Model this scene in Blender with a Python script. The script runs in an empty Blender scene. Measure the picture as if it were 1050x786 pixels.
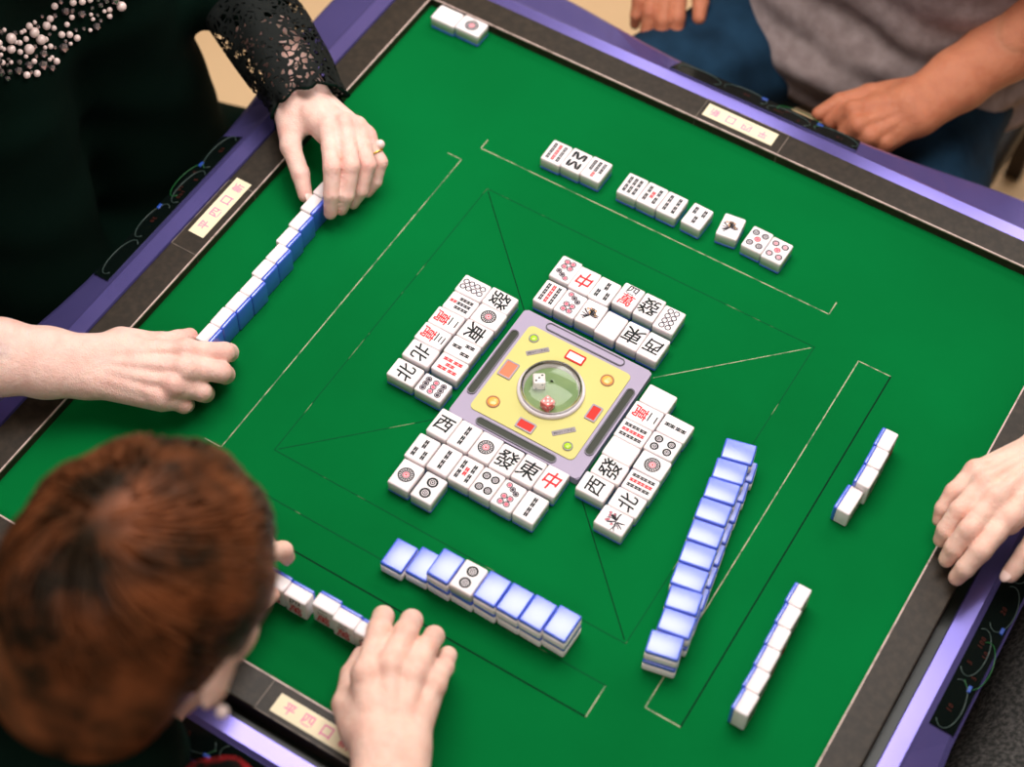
import bpy, bmesh, math, random
import numpy as np
from mathutils import Matrix, Vector

random.seed(7)
SC = bpy.context.scene
COL = SC.collection
PI = math.pi

# ------------------------------------------------------------------ camera, world, lights, exposure
# World frame: z = 0 is the green playing surface, +y the far rail, +x the rail with the resting hand.
CAM_X = Vector((0.853369, 0.520868, 0.021374))
CAM_Y = Vector((-0.441002, 0.69944, 0.562407))
CAM_Z = Vector((0.27799, -0.489367, 0.826584))
CAM_P = Vector((0.5255, -1.0144, 1.7013))
cd = bpy.data.cameras.new('camera')
cam = bpy.data.objects.new('camera', cd)
COL.objects.link(cam)
M = Matrix((CAM_X, CAM_Y, CAM_Z)).transposed().to_4x4()
M.translation = CAM_P
cam.matrix_world = M
cd.sensor_fit = 'HORIZONTAL'
cd.sensor_width = 36
cd.lens = 63.8976
cd.clip_start = 0.05
cd.dof.use_dof = True
cd.dof.focus_distance = 2.05
cd.dof.aperture_fstop = 2.6
SC.camera = cam

w = bpy.data.worlds.new('room_light')
SC.world = w
w.use_nodes = True
w.node_tree.nodes['Background'].inputs[0].default_value = (0.92, 0.95, 1.0, 1)
w.node_tree.nodes['Background'].inputs[1].default_value = 0.3


def area(name, loc, rot, sx, sy, energy, color):
    l = bpy.data.lights.new(name, 'AREA')
    l.shape = 'RECTANGLE'
    l.size = sx
    l.size_y = sy
    l.energy = energy
    l.color = color
    o = bpy.data.objects.new(name, l)
    COL.objects.link(o)
    o.location = loc
    o.rotation_euler = rot
    return o


area('overhead_light', (-0.25, 0.45, 1.75), (0, 0, 0), 1.5, 1.1, 34, (1.0, 0.965, 0.94))
area('overhead_light', (0.1, 2.35, 1.93), (0, 0, 0), 2.2, 1.2, 34, (1.0, 0.97, 0.95))  # unseen light, set so its reflection brightens the far apron
area('overhead_light', (0.5, -1.9, 1.93), (0, 0, 0), 2.0, 0.9, 20, (1.0, 0.97, 0.95))  # added fill on the camera side, brightens the near-facing tile sides

SC.view_settings.view_transform = 'Standard'
SC.view_settings.look = 'None'
SC.view_settings.gamma = 1
SC.view_settings.use_curve_mapping = False
SC.view_settings.exposure = 0.44


# ------------------------------------------------------------------ materials
def srgb(r, g, b):
    f = lambda c: c / 12.92 if c <= 0.04045 else ((c + 0.055) / 1.055) ** 2.4
    return (f(r / 255), f(g / 255), f(b / 255), 1)


class N:
    def __init__(s, mat):
        s.t = mat.node_tree

    def new(s, typ, **kw):
        n = s.t.nodes.new(typ)
        for k, v in kw.items():
            if isinstance(k, str) and hasattr(n, k):
                setattr(n, k, v)
        return n

    def link(s, a, b):
        s.t.links.new(a, b)


def mat(name, col, rough=0.5, spec=0.5, metal=0.0, coat=0.0, noise=None, bump=None, sss=0.0, sheen=0.0, trans=0.0, ior=1.45, emit=None):
    """noise=(scale, colour2, lo, hi); bump=(scale, strength, distance)"""
    m = bpy.data.materials.new(name)
    m.use_nodes = True
    n = N(m)
    b = m.node_tree.nodes['Principled BSDF']
    b.inputs['Base Color'].default_value = col
    b.inputs['Roughness'].default_value = rough
    b.inputs['Specular IOR Level'].default_value = spec
    b.inputs['Metallic'].default_value = metal
    b.inputs['Coat Weight'].default_value = coat
    b.inputs['Coat Roughness'].default_value = 0.22
    b.inputs['IOR'].default_value = ior
    b.inputs['Transmission Weight'].default_value = trans
    b.inputs['Sheen Weight'].default_value = sheen
    if sss:
        b.inputs['Subsurface Weight'].default_value = sss
        b.inputs['Subsurface Radius'].default_value = (0.9, 0.35, 0.2)
        b.inputs['Subsurface Scale'].default_value = 0.006
    if emit:
        b.inputs['Emission Color'].default_value = emit[0]
        b.inputs['Emission Strength'].default_value = emit[1]
    tc = n.new('ShaderNodeTexCoord')
    if noise:
        t = n.new('ShaderNodeTexNoise')
        t.inputs['Scale'].default_value = noise[0]
        t.inputs['Detail'].default_value = 6
        n.link(tc.outputs['Object'], t.inputs['Vector'])
        r = n.new('ShaderNodeValToRGB')
        r.color_ramp.elements[0].position = noise[2]
        r.color_ramp.elements[1].position = noise[3]
        r.color_ramp.elements[0].color = col
        r.color_ramp.elements[1].color = noise[1]
        n.link(t.outputs['Fac'], r.inputs['Fac'])
        n.link(r.outputs['Color'], b.inputs['Base Color'])
    if bump:
        t = n.new('ShaderNodeTexNoise')
        t.inputs['Scale'].default_value = bump[0]
        t.inputs['Detail'].default_value = 5
        n.link(tc.outputs['Object'], t.inputs['Vector'])
        bp = n.new('ShaderNodeBump')
        bp.inputs['Strength'].default_value = bump[1]
        bp.inputs['Distance'].default_value = bump[2]
        n.link(t.outputs['Fac'], bp.inputs['Height'])
        n.link(bp.outputs['Normal'], b.inputs['Normal'])
    return m


MT = {}
MT['felt'] = mat('green_felt', srgb(2, 96, 43), 0.95, 0.05, noise=(3.0, srgb(2, 106, 49), 0.35, 0.7), bump=(900, 0.25, 0.0006))
MT['rail'] = mat('brown_black_vinyl', srgb(38, 31, 23), 0.45, 0.3, noise=(120, srgb(54, 44, 34), 0.4, 0.75), bump=(260, 0.25, 0.0006))
MT['rail_edge'] = mat('painted_edge_highlight', srgb(196, 170, 162), 0.4, 0.5, noise=(70, srgb(120, 100, 92), 0.5, 0.75))  # highlight along the rail's inner edge, painted into a pale colour
MT['panel_line'] = mat('dull_panel_outline', srgb(112, 98, 88), 0.5, 0.4, noise=(80, srgb(50, 44, 38), 0.45, 0.7))
MT['black'] = mat('black_plastic', srgb(12, 22, 17), 0.3, 0.5)
MT['tray'] = mat('smoked_black_plastic', srgb(9, 16, 14), 0.14, 0.5)
MT['purple'] = mat('violet_glossy_plastic', srgb(112, 104, 178), 0.24, 0.6, metal=0.72, coat=0.2, noise=(5, srgb(124, 114, 190), 0.35, 0.7))
MT['chrome'] = mat('bright_metal', srgb(200, 205, 205), 0.2, 0.5, metal=0.9)
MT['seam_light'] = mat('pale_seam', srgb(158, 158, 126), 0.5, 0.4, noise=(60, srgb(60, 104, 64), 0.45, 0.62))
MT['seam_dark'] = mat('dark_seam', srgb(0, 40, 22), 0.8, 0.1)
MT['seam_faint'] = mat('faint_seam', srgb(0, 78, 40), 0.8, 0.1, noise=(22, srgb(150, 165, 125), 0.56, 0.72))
MT['sticker'] = mat('cream_sticker', srgb(238, 222, 188), 0.5, 0.3)
MT['sticker_pink'] = mat('pink_sticker_ink', srgb(232, 128, 168), 0.5, 0.3)
MT['sticker_red'] = mat('red_sticker_ink', srgb(222, 70, 96), 0.5, 0.3)
MT['ivory'] = mat('ivory_tile_plastic', srgb(240, 230, 231), 0.4, 0.3, coat=0.1, sss=0.1)
MT['blue'] = mat('blue_tile_plastic', srgb(62, 96, 222), 0.4, 0.5, coat=1.0)
MT['blue'].node_tree.nodes['Principled BSDF'].inputs['Coat IOR'].default_value = 1.9
MT['blue'].node_tree.nodes['Principled BSDF'].inputs['Coat Roughness'].default_value = 0.30
MT['ink'] = mat('dark_tile_ink', srgb(22, 27, 27), 0.6, 0.2)
MT['grey'] = mat('grey_tile_ink', srgb(74, 66, 74), 0.6, 0.2)
MT['red'] = mat('red_tile_ink', srgb(212, 40, 48), 0.6, 0.2)
MT['pink'] = mat('pink_tile_ink', srgb(226, 110, 128), 0.6, 0.2)
MT['orange'] = mat('orange_tile_ink', srgb(244, 186, 128), 0.4, 0.4)
MT['lavender'] = mat('lavender_plastic', srgb(164, 152, 176), 0.4, 0.3)
MT['yellow'] = mat('pale_yellow_panel', srgb(204, 196, 122), 0.5, 0.2)
MT['slot'] = mat('olive_black_slot', srgb(44, 48, 36), 0.4, 0.25)
MT['slot_rim'] = mat('grey_slot_rim', srgb(78, 72, 84), 0.3, 0.6)
MT['silver_bar'] = mat('silver_name_bar', srgb(150, 140, 142), 0.5, 0.3)
MT['lamp_green'] = mat('green_button', srgb(172, 214, 40), 0.25, 0.5, coat=0.4)
MT['lamp_orange'] = mat('amber_button', srgb(244, 178, 84), 0.25, 0.5, coat=0.4)
MT['disp_red'] = mat('red_window', srgb(206, 40, 28), 0.5, 0.25)
MT['disp_salmon'] = mat('salmon_window', srgb(232, 122, 88), 0.5, 0.25)
MT['disp_white'] = mat('white_window', srgb(240, 222, 226), 0.5, 0.25)
MT['disp_frame'] = mat('grey_window_frame', srgb(156, 140, 148), 0.35, 0.5)
MT['brown_ring'] = mat('bronze_button_ring', srgb(176, 120, 84), 0.35, 0.5)
MT['grey_ring'] = mat('grey_button_ring', srgb(150, 146, 130), 0.35, 0.5)
MT['well'] = mat('dice_well_green', srgb(112, 138, 88), 0.5, 0.3, noise=(20, srgb(140, 160, 108), 0.35, 0.7))
MT['rim_white'] = mat('pale_dome_collar', srgb(222, 212, 216), 0.2, 0.5, coat=0.4)
MT['die_white'] = mat('white_die_plastic', srgb(240, 226, 226), 0.25, 0.5)
MT['die_red'] = mat('red_die_plastic', srgb(232, 104, 100), 0.4, 0.5)
MT['die_pip_white'] = mat('white_pip', srgb(250, 238, 238), 0.4, 0.4)
MT['cup_line'] = mat('pale_cup_outline', srgb(62, 78, 74), 0.3, 0.5)
MT['cup_green'] = mat('green_cup_outline', srgb(20, 92, 40), 0.3, 0.5)
MT['cup_blue'] = mat('blue_clip', srgb(26, 64, 150), 0.3, 0.5)
MT['cup_red'] = mat('dim_red_digits', srgb(66, 24, 18), 0.5, 0.3)
MT['floor'] = mat('beige_floor', srgb(232, 196, 152), 0.45, 0.4, noise=(2.5, srgb(222, 184, 140), 0.4, 0.7))
MT['wall'] = mat('grey_wall_paint', srgb(120, 118, 108), 0.9, 0.2)
MT['ceiling'] = mat('white_ceiling_paint', srgb(225, 222, 216), 0.9, 0.2)
MT['dress'] = mat('black_knit', srgb(5, 20, 14), 0.95, 0.05, bump=(240, 0.3, 0.001))
MT['grey_shirt'] = mat('grey_marl_jersey', srgb(138, 122, 120), 0.95, 0.1, noise=(45, srgb(166, 150, 148), 0.35, 0.7), bump=(300, 0.4, 0.001))
MT['dark_shirt'] = mat('dark_grey_wool', srgb(46, 46, 44), 0.95, 0.1, noise=(200, srgb(84, 80, 78), 0.4, 0.7), bump=(220, 0.6, 0.002))
MT['jeans'] = mat('blue_denim', srgb(16, 38, 56), 0.9, 0.15, noise=(14, srgb(30, 60, 84), 0.35, 0.7), bump=(350, 0.4, 0.0008))
MT['red_knit'] = mat('red_lace_knit', srgb(12, 14, 12), 0.9, 0.1, noise=(55, srgb(170, 28, 36), 0.48, 0.6), bump=(120, 0.8, 0.003))
MT['trousers'] = mat('black_trousers', srgb(14, 20, 20), 0.9, 0.15)
MT['shoe'] = mat('black_leather', srgb(16, 16, 16), 0.4, 0.5)
MT['pearl'] = mat('pink_pearl', srgb(232, 206, 200), 0.18, 0.6, coat=0.7)
MT['crystal'] = mat('dark_crystal', srgb(150, 140, 142), 0.06, 0.9, metal=0.75)
MT['gold'] = mat('yellow_gold', srgb(236, 190, 92), 0.22, 0.5, metal=0.95)
MT['nail'] = mat('fingernail', srgb(246, 210, 200), 0.22, 0.5, coat=0.3)
MT['eye'] = mat('eye_white', srgb(236, 232, 228), 0.2, 0.5)
MT['hair_black'] = mat('black_hair', srgb(18, 16, 15), 0.5, 0.4)
MT['chair'] = mat('dark_chair_leather', srgb(34, 30, 28), 0.5, 0.4)
MT['wood'] = mat('dark_wood', srgb(48, 34, 26), 0.45, 0.4)


def glass_mat():
    m = bpy.data.materials.new('clear_dome_plastic')
    m.use_nodes = True
    n = N(m)
    nt = m.node_tree
    for x in list(nt.nodes):
        nt.nodes.remove(x)
    out = n.new('ShaderNodeOutputMaterial')
    tr = n.new('ShaderNodeBsdfTransparent')
    tr.inputs[0].default_value = (0.96, 0.97, 0.96, 1)
    gl = n.new('ShaderNodeBsdfGlossy')
    gl.inputs['Roughness'].default_value = 0.06
    fr = n.new('ShaderNodeLayerWeight')
    fr.inputs[0].default_value = 0.22
    mx = n.new('ShaderNodeMixShader')
    n.link(fr.outputs['Fresnel'], mx.inputs[0])
    n.link(tr.outputs[0], mx.inputs[1])
    n.link(gl.outputs[0], mx.inputs[2])
    n.link(mx.outputs[0], out.inputs[0])
    return m


MT['glass'] = glass_mat()


def lace_mat():
    m = bpy.data.materials.new('black_openwork_lace')
    m.use_nodes = True
    n = N(m)
    nt = m.node_tree
    b = nt.nodes['Principled BSDF']
    b.inputs['Base Color'].default_value = srgb(7, 12, 10)
    b.inputs['Roughness'].default_value = 0.8
    b.inputs['Specular IOR Level'].default_value = 0.25
    out = [x for x in nt.nodes if x.type == 'OUTPUT_MATERIAL'][0]
    tc = n.new('ShaderNodeTexCoord')
    nz = n.new('ShaderNodeTexNoise')
    nz.inputs['Scale'].default_value = 40
    n.link(tc.outputs['Object'], nz.inputs['Vector'])
    mxv = n.new('ShaderNodeMix')
    mxv.data_type = 'VECTOR'
    mxv.inputs[0].default_value = 0.02
    n.link(tc.outputs['Object'], mxv.inputs[4])
    n.link(nz.outputs['Color'], mxv.inputs[5])
    v = n.new('ShaderNodeTexVoronoi')
    v.feature = 'DISTANCE_TO_EDGE'
    v.inputs['Scale'].default_value = 120
    n.link(mxv.outputs[1], v.inputs['Vector'])
    big = n.new('ShaderNodeTexNoise')
    big.inputs['Scale'].default_value = 30
    n.link(tc.outputs['Object'], big.inputs['Vector'])
    th = n.new('ShaderNodeMapRange')
    th.inputs[1].default_value = 0.35
    th.inputs[2].default_value = 0.62
    th.inputs[3].default_value = 0.06
    th.inputs[4].default_value = 0.26
    n.link(big.outputs['Fac'], th.inputs[0])
    gt = n.new('ShaderNodeMath')
    gt.operation = 'GREATER_THAN'
    n.link(v.outputs['Distance'], gt.inputs[0])
    n.link(th.outputs[0], gt.inputs[1])
    tr = n.new('ShaderNodeBsdfTransparent')
    mx = n.new('ShaderNodeMixShader')
    n.link(gt.outputs[0], mx.inputs[0])
    n.link(b.outputs[0], mx.inputs[1])
    n.link(tr.outputs[0], mx.inputs[2])
    n.link(mx.outputs[0], out.inputs[0])
    return m


MT['lace'] = lace_mat()


def skin_mat(name, c, c_red, sss=0.25):
    m = mat(name, c, 0.5, 0.35, sss=sss)
    n = N(m)
    nt = m.node_tree
    b = nt.nodes['Principled BSDF']
    tc = n.new('ShaderNodeTexCoord')
    at = n.new('ShaderNodeAttribute')
    at.attribute_name = 'flush'
    nz = n.new('ShaderNodeTexNoise')
    nz.inputs['Scale'].default_value = 55
    nz.inputs['Detail'].default_value = 5
    n.link(tc.outputs['Object'], nz.inputs['Vector'])
    ml = n.new('ShaderNodeMath')
    ml.operation = 'MULTIPLY_ADD'
    n.link(nz.outputs['Fac'], ml.inputs[0])
    ml.inputs[1].default_value = 0.7
    n.link(at.outputs['Fac'], ml.inputs[2])
    rp = n.new('ShaderNodeValToRGB')
    rp.color_ramp.elements[0].position = 0.3
    rp.color_ramp.elements[0].color = c
    rp.color_ramp.elements[1].position = 1.15 if False else 1.0
    rp.color_ramp.elements[1].color = c_red
    n.link(ml.outputs[0], rp.inputs['Fac'])
    n.link(rp.outputs['Color'], b.inputs['Base Color'])
    # fine creases across the skin
    v = n.new('ShaderNodeTexVoronoi')
    v.feature = 'DISTANCE_TO_EDGE'
    v.inputs['Scale'].default_value = 420
    n.link(tc.outputs['Object'], v.inputs['Vector'])
    n2 = n.new('ShaderNodeTexNoise')
    n2.inputs['Scale'].default_value = 120
    n2.inputs['Detail'].default_value = 6
    n.link(tc.outputs['Object'], n2.inputs['Vector'])
    ad = n.new('ShaderNodeMath')
    ad.operation = 'MULTIPLY_ADD'
    n.link(n2.outputs['Fac'], ad.inputs[0])
    ad.inputs[1].default_value = 1.6
    n.link(v.outputs['Distance'], ad.inputs[2])
    bp = n.new('ShaderNodeBump')
    bp.inputs['Strength'].default_value = 0.6
    bp.inputs['Distance'].default_value = 0.0014
    n.link(ad.outputs[0], bp.inputs['Height'])
    n.link(bp.outputs['Normal'], b.inputs['Normal'])
    return m


MT['skin_fair'] = skin_mat('fair_pink_skin', srgb(238, 199, 186), srgb(216, 134, 122))
MT['skin_pale'] = skin_mat('pale_skin', srgb(237, 197, 180), srgb(212, 134, 114))
MT['skin_tan'] = skin_mat('tanned_skin', srgb(196, 124, 92), srgb(158, 78, 56))


# ------------------------------------------------------------------ object helpers
def link(o, parent=None):
    COL.objects.link(o)
    if parent is not None:
        o.parent = parent
    return o


def empty(name, loc=(0, 0, 0), rz=0.0):
    o = bpy.data.objects.new(name, None)
    o.empty_display_size = 0.02
    COL.objects.link(o)
    o.location = loc
    o.rotation_euler = (0, 0, rz)
    return o


def tag(o, label=None, cat=None, group=None, kind=None):
    if label:
        o['label'] = label
    if cat:
        o['category'] = cat
    if group:
        o['group'] = group
    if kind:
        o['kind'] = kind
    return o


def mesh_from_bm(name, bm, mats, smooth=True):
    me = bpy.data.meshes.new(name)
    bm.to_mesh(me)
    bm.free()
    for m in (mats if isinstance(mats, (list, tuple)) else [mats]):
        me.materials.append(m)
    if smooth:
        me.polygons.foreach_set('use_smooth', [True] * len(me.polygons))
    return me


def obj(name, me, parent=None, loc=None, rz=0.0):
    o = bpy.data.objects.new(name, me)
    link(o, parent)
    if loc is not None:
        o.location = loc
    o.rotation_euler = (0, 0, rz)
    return o


def bm_box(bm, lo, hi, bevel=0.0, seg=2, mi=0):
    r = bmesh.ops.create_cube(bm, size=1)
    vs = r['verts']
    for v in vs:
        v.co = Vector([lo[i] if v.co[i] < 0 else hi[i] for i in range(3)])
    fs = list({f for v in vs for f in v.link_faces})
    for f in fs:
        f.material_index = mi
    if bevel:
        es = list({e for v in vs for e in v.link_edges})
        rr = bmesh.ops.bevel(bm, geom=es, offset=bevel, segments=seg, affect='EDGES', profile=0.5)
        for f in rr['faces']:
            f.material_index = mi


def box_me(name, lo, hi, m, bevel=0.0, seg=2):
    bm = bmesh.new()
    bm_box(bm, lo, hi, bevel, seg)
    me = mesh_from_bm(name, bm, m, False)
    return me


def ring_poly(cx, cy, r0, r1, n=24):
    """annulus (or a disc when r0 == 0): verts, faces in 2D"""
    vs, fs = [], []
    if r0 <= 0:
        vs = [(cx + r1 * math.cos(2 * PI * i / n), cy + r1 * math.sin(2 * PI * i / n)) for i in range(n)]
        fs = [tuple(range(n))]
    else:
        for i in range(n):
            a = 2 * PI * i / n
            vs += [(cx + r0 * math.cos(a), cy + r0 * math.sin(a)), (cx + r1 * math.cos(a), cy + r1 * math.sin(a))]
        for i in range(n):
            j = (i + 1) % n
            fs.append((2 * i, 2 * i + 1, 2 * j + 1, 2 * j))
    return vs, fs


def lathe(bm, prof, n=48, cx=0.0, cy=0.0, mi=0, close=False):
    rings = []
    for r, z in prof:
        rings.append([bm.verts.new((cx + r * math.cos(2 * PI * i / n), cy + r * math.sin(2 * PI * i / n), z)) for i in range(n)])
    for a, b in zip(rings[:-1], rings[1:]):
        for i in range(n):
            j = (i + 1) % n
            f = bm.faces.new((a[i], a[j], b[j], b[i]))
            f.material_index = mi
    if close:
        f = bm.faces.new(list(reversed(rings[0])))
        f.material_index = mi
        f = bm.faces.new(rings[-1])
        f.material_index = mi


def tube(bm, pts, rad, n=8, mi=0):
    """swept tube through points; rad number or list"""
    P = [Vector(p) for p in pts]
    R = rad if isinstance(rad, (list, tuple)) else [rad] * len(P)
    rings = []
    up = Vector((0, 0, 1))
    for k, p in enumerate(P):
        d = (P[min(k + 1, len(P) - 1)] - P[max(k - 1, 0)]).normalized()
        a = d.cross(up)
        if a.length < 1e-4:
            a = d.cross(Vector((1, 0, 0)))
        a.normalize()
        b = a.cross(d).normalized()
        rings.append([bm.verts.new(p + R[k] * (math.cos(2 * PI * i / n) * a + math.sin(2 * PI * i / n) * b)) for i in range(n)])
    for a, b in zip(rings[:-1], rings[1:]):
        for i in range(n):
            j = (i + 1) % n
            bm.faces.new((a[i], b[i], b[j], a[j])).material_index = mi
    bm.faces.new(rings[0]).material_index = mi
    bm.faces.new(list(reversed(rings[-1]))).material_index = mi


# text outlines as flat polygons, from Blender's own built-in font
_glyph = {}


def glyph(ch):
    if ch not in _glyph:
        c = bpy.data.curves.new('glyph', 'FONT')
        c.body = ch
        c.offset = 0.0 if ch in '發萬新' else 0.014
        c.resolution_u = 2
        o = bpy.data.objects.new('glyph', c)
        COL.objects.link(o)
        dg = bpy.context.evaluated_depsgraph_get()
        me = bpy.data.meshes.new_from_object(o.evaluated_get(dg))
        vs = [(v.co.x, v.co.y) for v in me.vertices]
        fs = [tuple(p.vertices) for p in me.polygons]
        bpy.data.objects.remove(o)
        bpy.data.curves.remove(c)
        bpy.data.meshes.remove(me)
        if vs:
            x0, x1 = min(v[0] for v in vs), max(v[0] for v in vs)
            y0, y1 = min(v[1] for v in vs), max(v[1] for v in vs)
            s = 1.0 / max(x1 - x0, y1 - y0)
            vs = [((x - (x0 + x1) / 2) * s, (y - (y0 + y1) / 2) * s) for x, y in vs]
        _glyph[ch] = (vs, fs)
    return _glyph[ch]


def char_marks(ch, cx, cy, s, mi, slant=0.12, sx=1.0):
    vs, fs = glyph(ch)
    if ch in '發萬新':          # dense characters: thicken the strokes with shifted copies
        v0, f0, vs, fs = vs, fs, [], []
        for k, (dx, dy) in enumerate(((-0.014, -0.010), (0.014, -0.010), (0.014, 0.012), (-0.014, 0.012), (0, 0))):
            n0 = len(vs)
            vs = vs + [(x + dx, y + dy, k * 0.00002) for x, y in v0]
            fs = fs + [tuple(i + n0 for i in f) for f in f0]
        return ([(cx + (x * sx + slant * y) * s, cy + y * s, z) for x, y, z in vs], fs, mi)
    return ([(cx + (x * sx + slant * y) * s, cy + y * s) for x, y in vs], fs, mi)


# ------------------------------------------------------------------ signed distance bodies (numpy)
def smin(a, b, k):
    if k <= 0:
        return np.minimum(a, b)
    h = np.clip(0.5 + 0.5 * (b - a) / k, 0, 1)
    return b + (a - b) * h - k * h * (1 - h)


def cone(P, a, b, ra, rb):
    a = np.asarray(a, np.float32)
    b = np.asarray(b, np.float32)
    ba = b - a
    L2 = float(ba @ ba) + 1e-12
    pa = P - a
    t = np.clip(pa @ ba / L2, 0, 1)
    d = pa - t[:, None] * ba
    return np.sqrt((d * d).sum(1)) - (ra + (rb - ra) * t)


def ellipsoid(P, c, ax, r):
    """ax: 3x3 rows = axes, r = radii"""
    q = (P - np.asarray(c, np.float32)) @ np.asarray(ax, np.float32).T
    r = np.asarray(r, np.float32)
    k0 = np.sqrt(((q / r) ** 2).sum(1))
    k1 = np.sqrt(((q / (r * r)) ** 2).sum(1)) + 1e-9
    return k0 * (k0 - 1.0) / k1


def surface_net(f, lo, hi, h, B=8):
    lo = np.asarray(lo, float)
    nb = np.maximum(1, np.ceil((np.asarray(hi, float) - lo) / (h * B)).astype(int))
    n = nb * B + 1
    bc = np.stack(np.meshgrid(*[(np.arange(k) + 0.5) * B * h for k in nb], indexing='ij'), -1).reshape(-1, 3) + lo
    dv = f(bc.astype(np.float32))
    keep = np.abs(dv) < B * h * 0.87 * 1.5 + 2 * h
    V = np.repeat(np.repeat(np.repeat(np.sign(dv).reshape(nb), B, 0), B, 1), B, 2).astype(np.float32)
    V = np.pad(V, ((0, 1), (0, 1), (0, 1)), mode='edge')
    ids = np.argwhere(keep.reshape(nb))
    g = np.stack(np.meshgrid(*[np.arange(B + 1)] * 3, indexing='ij'), -1).reshape(-1, 3)
    for s in range(0, len(ids), 400):
        part = ids[s:s + 400]
        idx = (part[:, None, :] * B + g[None]).reshape(-1, 3)
        vals = f((lo + idx * h).astype(np.float32))
        V[idx[:, 0], idx[:, 1], idx[:, 2]] = vals
    V[0] = np.maximum(V[0], 1e-4); V[-1] = np.maximum(V[-1], 1e-4)
    V[:, 0] = np.maximum(V[:, 0], 1e-4); V[:, -1] = np.maximum(V[:, -1], 1e-4)
    V[:, :, 0] = np.maximum(V[:, :, 0], 1e-4); V[:, :, -1] = np.maximum(V[:, :, -1], 1e-4)
    S = V < 0
    m = n - 1
    cnt = np.zeros(m, np.uint8)
    acc = np.zeros(tuple(m) + (3,), np.float32)
    cr = [(0, 0, 0), (1, 0, 0), (0, 1, 0), (1, 1, 0), (0, 0, 1), (1, 0, 1), (0, 1, 1), (1, 1, 1)]
    sl = lambda A, c: A[c[0]:c[0] + m[0], c[1]:c[1] + m[1], c[2]:c[2] + m[2]]
    for i in range(8):
        for ax in range(3):
            if cr[i][ax]:
                continue
            c2 = list(cr[i])
            c2[ax] = 1
            a, b = sl(V, cr[i]), sl(V, c2)
            w_ = np.argwhere((a < 0) != (b < 0))
            if len(w_) == 0:
                continue
            ix = tuple(w_.T)
            t = a[ix] / (a[ix] - b[ix])
            p = np.tile(np.array(cr[i], np.float32), (len(w_), 1))
            p[:, ax] += t
            acc[ix] += p
            cnt[ix] += 1
    act = np.argwhere(cnt > 0)
    vid = -np.ones(tuple(m), np.int64)
    vid[tuple(act.T)] = np.arange(len(act))
    verts = lo + (act + acc[tuple(act.T)] / cnt[tuple(act.T)][:, None]) * h
    quads = []
    for ax in range(3):
        o1, o2 = (ax + 1) % 3, (ax + 2) % 3
        a = S
        s0 = [slice(None)] * 3
        s1 = [slice(None)] * 3
        s0[ax] = slice(0, -1)
        s1[ax] = slice(1, None)
        d = S[tuple(s0)].astype(np.int8) - S[tuple(s1)].astype(np.int8)
        e = np.argwhere(d != 0)
        ok = (e[:, o1] > 0) & (e[:, o2] > 0) & (e[:, o1] < m[o1]) & (e[:, o2] < m[o2])
        e = e[ok]
        sg = d[tuple(e.T)]
        q = []
        for da, db in ((0, 0), (1, 0), (1, 1), (0, 1)):
            c = e.copy()
            c[:, o1] -= da
            c[:, o2] -= db
            q.append(vid[tuple(c.T)])
        q = np.stack(q, 1)
        neg = sg < 0
        q[neg] = q[neg][:, ::-1]
        quads.append(q)
    return verts, np.concatenate(quads)


def np_mesh(name, parts, mats, flush=None, smooth_iter=1):
    vs, fs, mi, off = [], [], [], 0
    for k, (v, q) in enumerate(parts):
        if smooth_iter:
            for _ in range(smooth_iter):
                acc = np.zeros_like(v)
                c = np.zeros(len(v))
                for i in range(4):
                    np.add.at(acc, q[:, i], v[q[:, (i + 1) % 4]] + v[q[:, (i + 3) % 4]])
                    np.add.at(c, q[:, i], 2)
                v = 0.5 * v + 0.5 * acc / np.maximum(c, 1)[:, None]
        vs.append(v)
        fs.append(q + off)
        off += len(v)
    V = np.concatenate(vs)
    F = np.concatenate(fs)
    me = bpy.data.meshes.new(name)
    me.vertices.add(len(V))
    me.vertices.foreach_set('co', V.astype(np.float32).ravel())
    me.loops.add(len(F) * 4)
    me.loops.foreach_set('vertex_index', F.astype(np.int32).ravel())
    me.polygons.add(len(F))
    me.polygons.foreach_set('loop_start', np.arange(0, len(F) * 4, 4, dtype=np.int32))
    me.polygons.foreach_set('loop_total', np.full(len(F), 4, np.int32))
    me.update(calc_edges=True)
    me.validate()
    me.polygons.foreach_set('use_smooth', [True] * len(me.polygons))
    for m in (mats if isinstance(mats, (list, tuple)) else [mats]):
        me.materials.append(m)
    if flush is not None:
        a = me.attributes.new('flush', 'FLOAT', 'POINT')
        a.data.foreach_set('value', flush(V).astype(np.float32))
    return me


# ------------------------------------------------------------------ floor
FZ = -0.77
for nm, lo_, hi_, mt_ in (('wall_far', (-3.05, 4.0, FZ), (3.05, 4.05, 2.0), 'ceiling'), ('wall_near', (-3.05, -3.05, FZ), (3.05, -3.0, 2.0), 'wall'),
                          ('wall_left', (-3.05, -3.0, FZ), (-3.0, 4.0, 2.0), 'wall'), ('wall_right', (3.0, -3.0, FZ), (3.05, 4.0, 2.0), 'wall'),
                          ('ceiling', (-3.05, -3.05, 2.0), (3.05, 4.05, 2.05), 'ceiling')):
    tag(obj(nm, box_me(nm, lo_, hi_, MT[mt_])), kind='structure')
fl = obj('floor', box_me('floor', (-3.05, -3.05, FZ - 0.05), (3.05, 4.05, FZ), MT['floor']))
tag(fl, kind='structure')

# ------------------------------------------------------------------ the mahjong table
table = empty('mahjong_table', (0, 0, FZ))
tag(table, 'square automatic mahjong table with green felt, dark rails and violet plastic surround', 'table')
TO = (0, 0, -FZ)  # children are authored in playing-surface height


def tobj(name, me, parent=None, rz=0.0, loc=(0, 0, 0)):
    """part of the table, authored with z = 0 on the felt"""
    if parent is None:
        return obj(name, me, table, (loc[0], loc[1], loc[2] - FZ), rz)
    return obj(name, me, parent, loc, rz)


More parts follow.
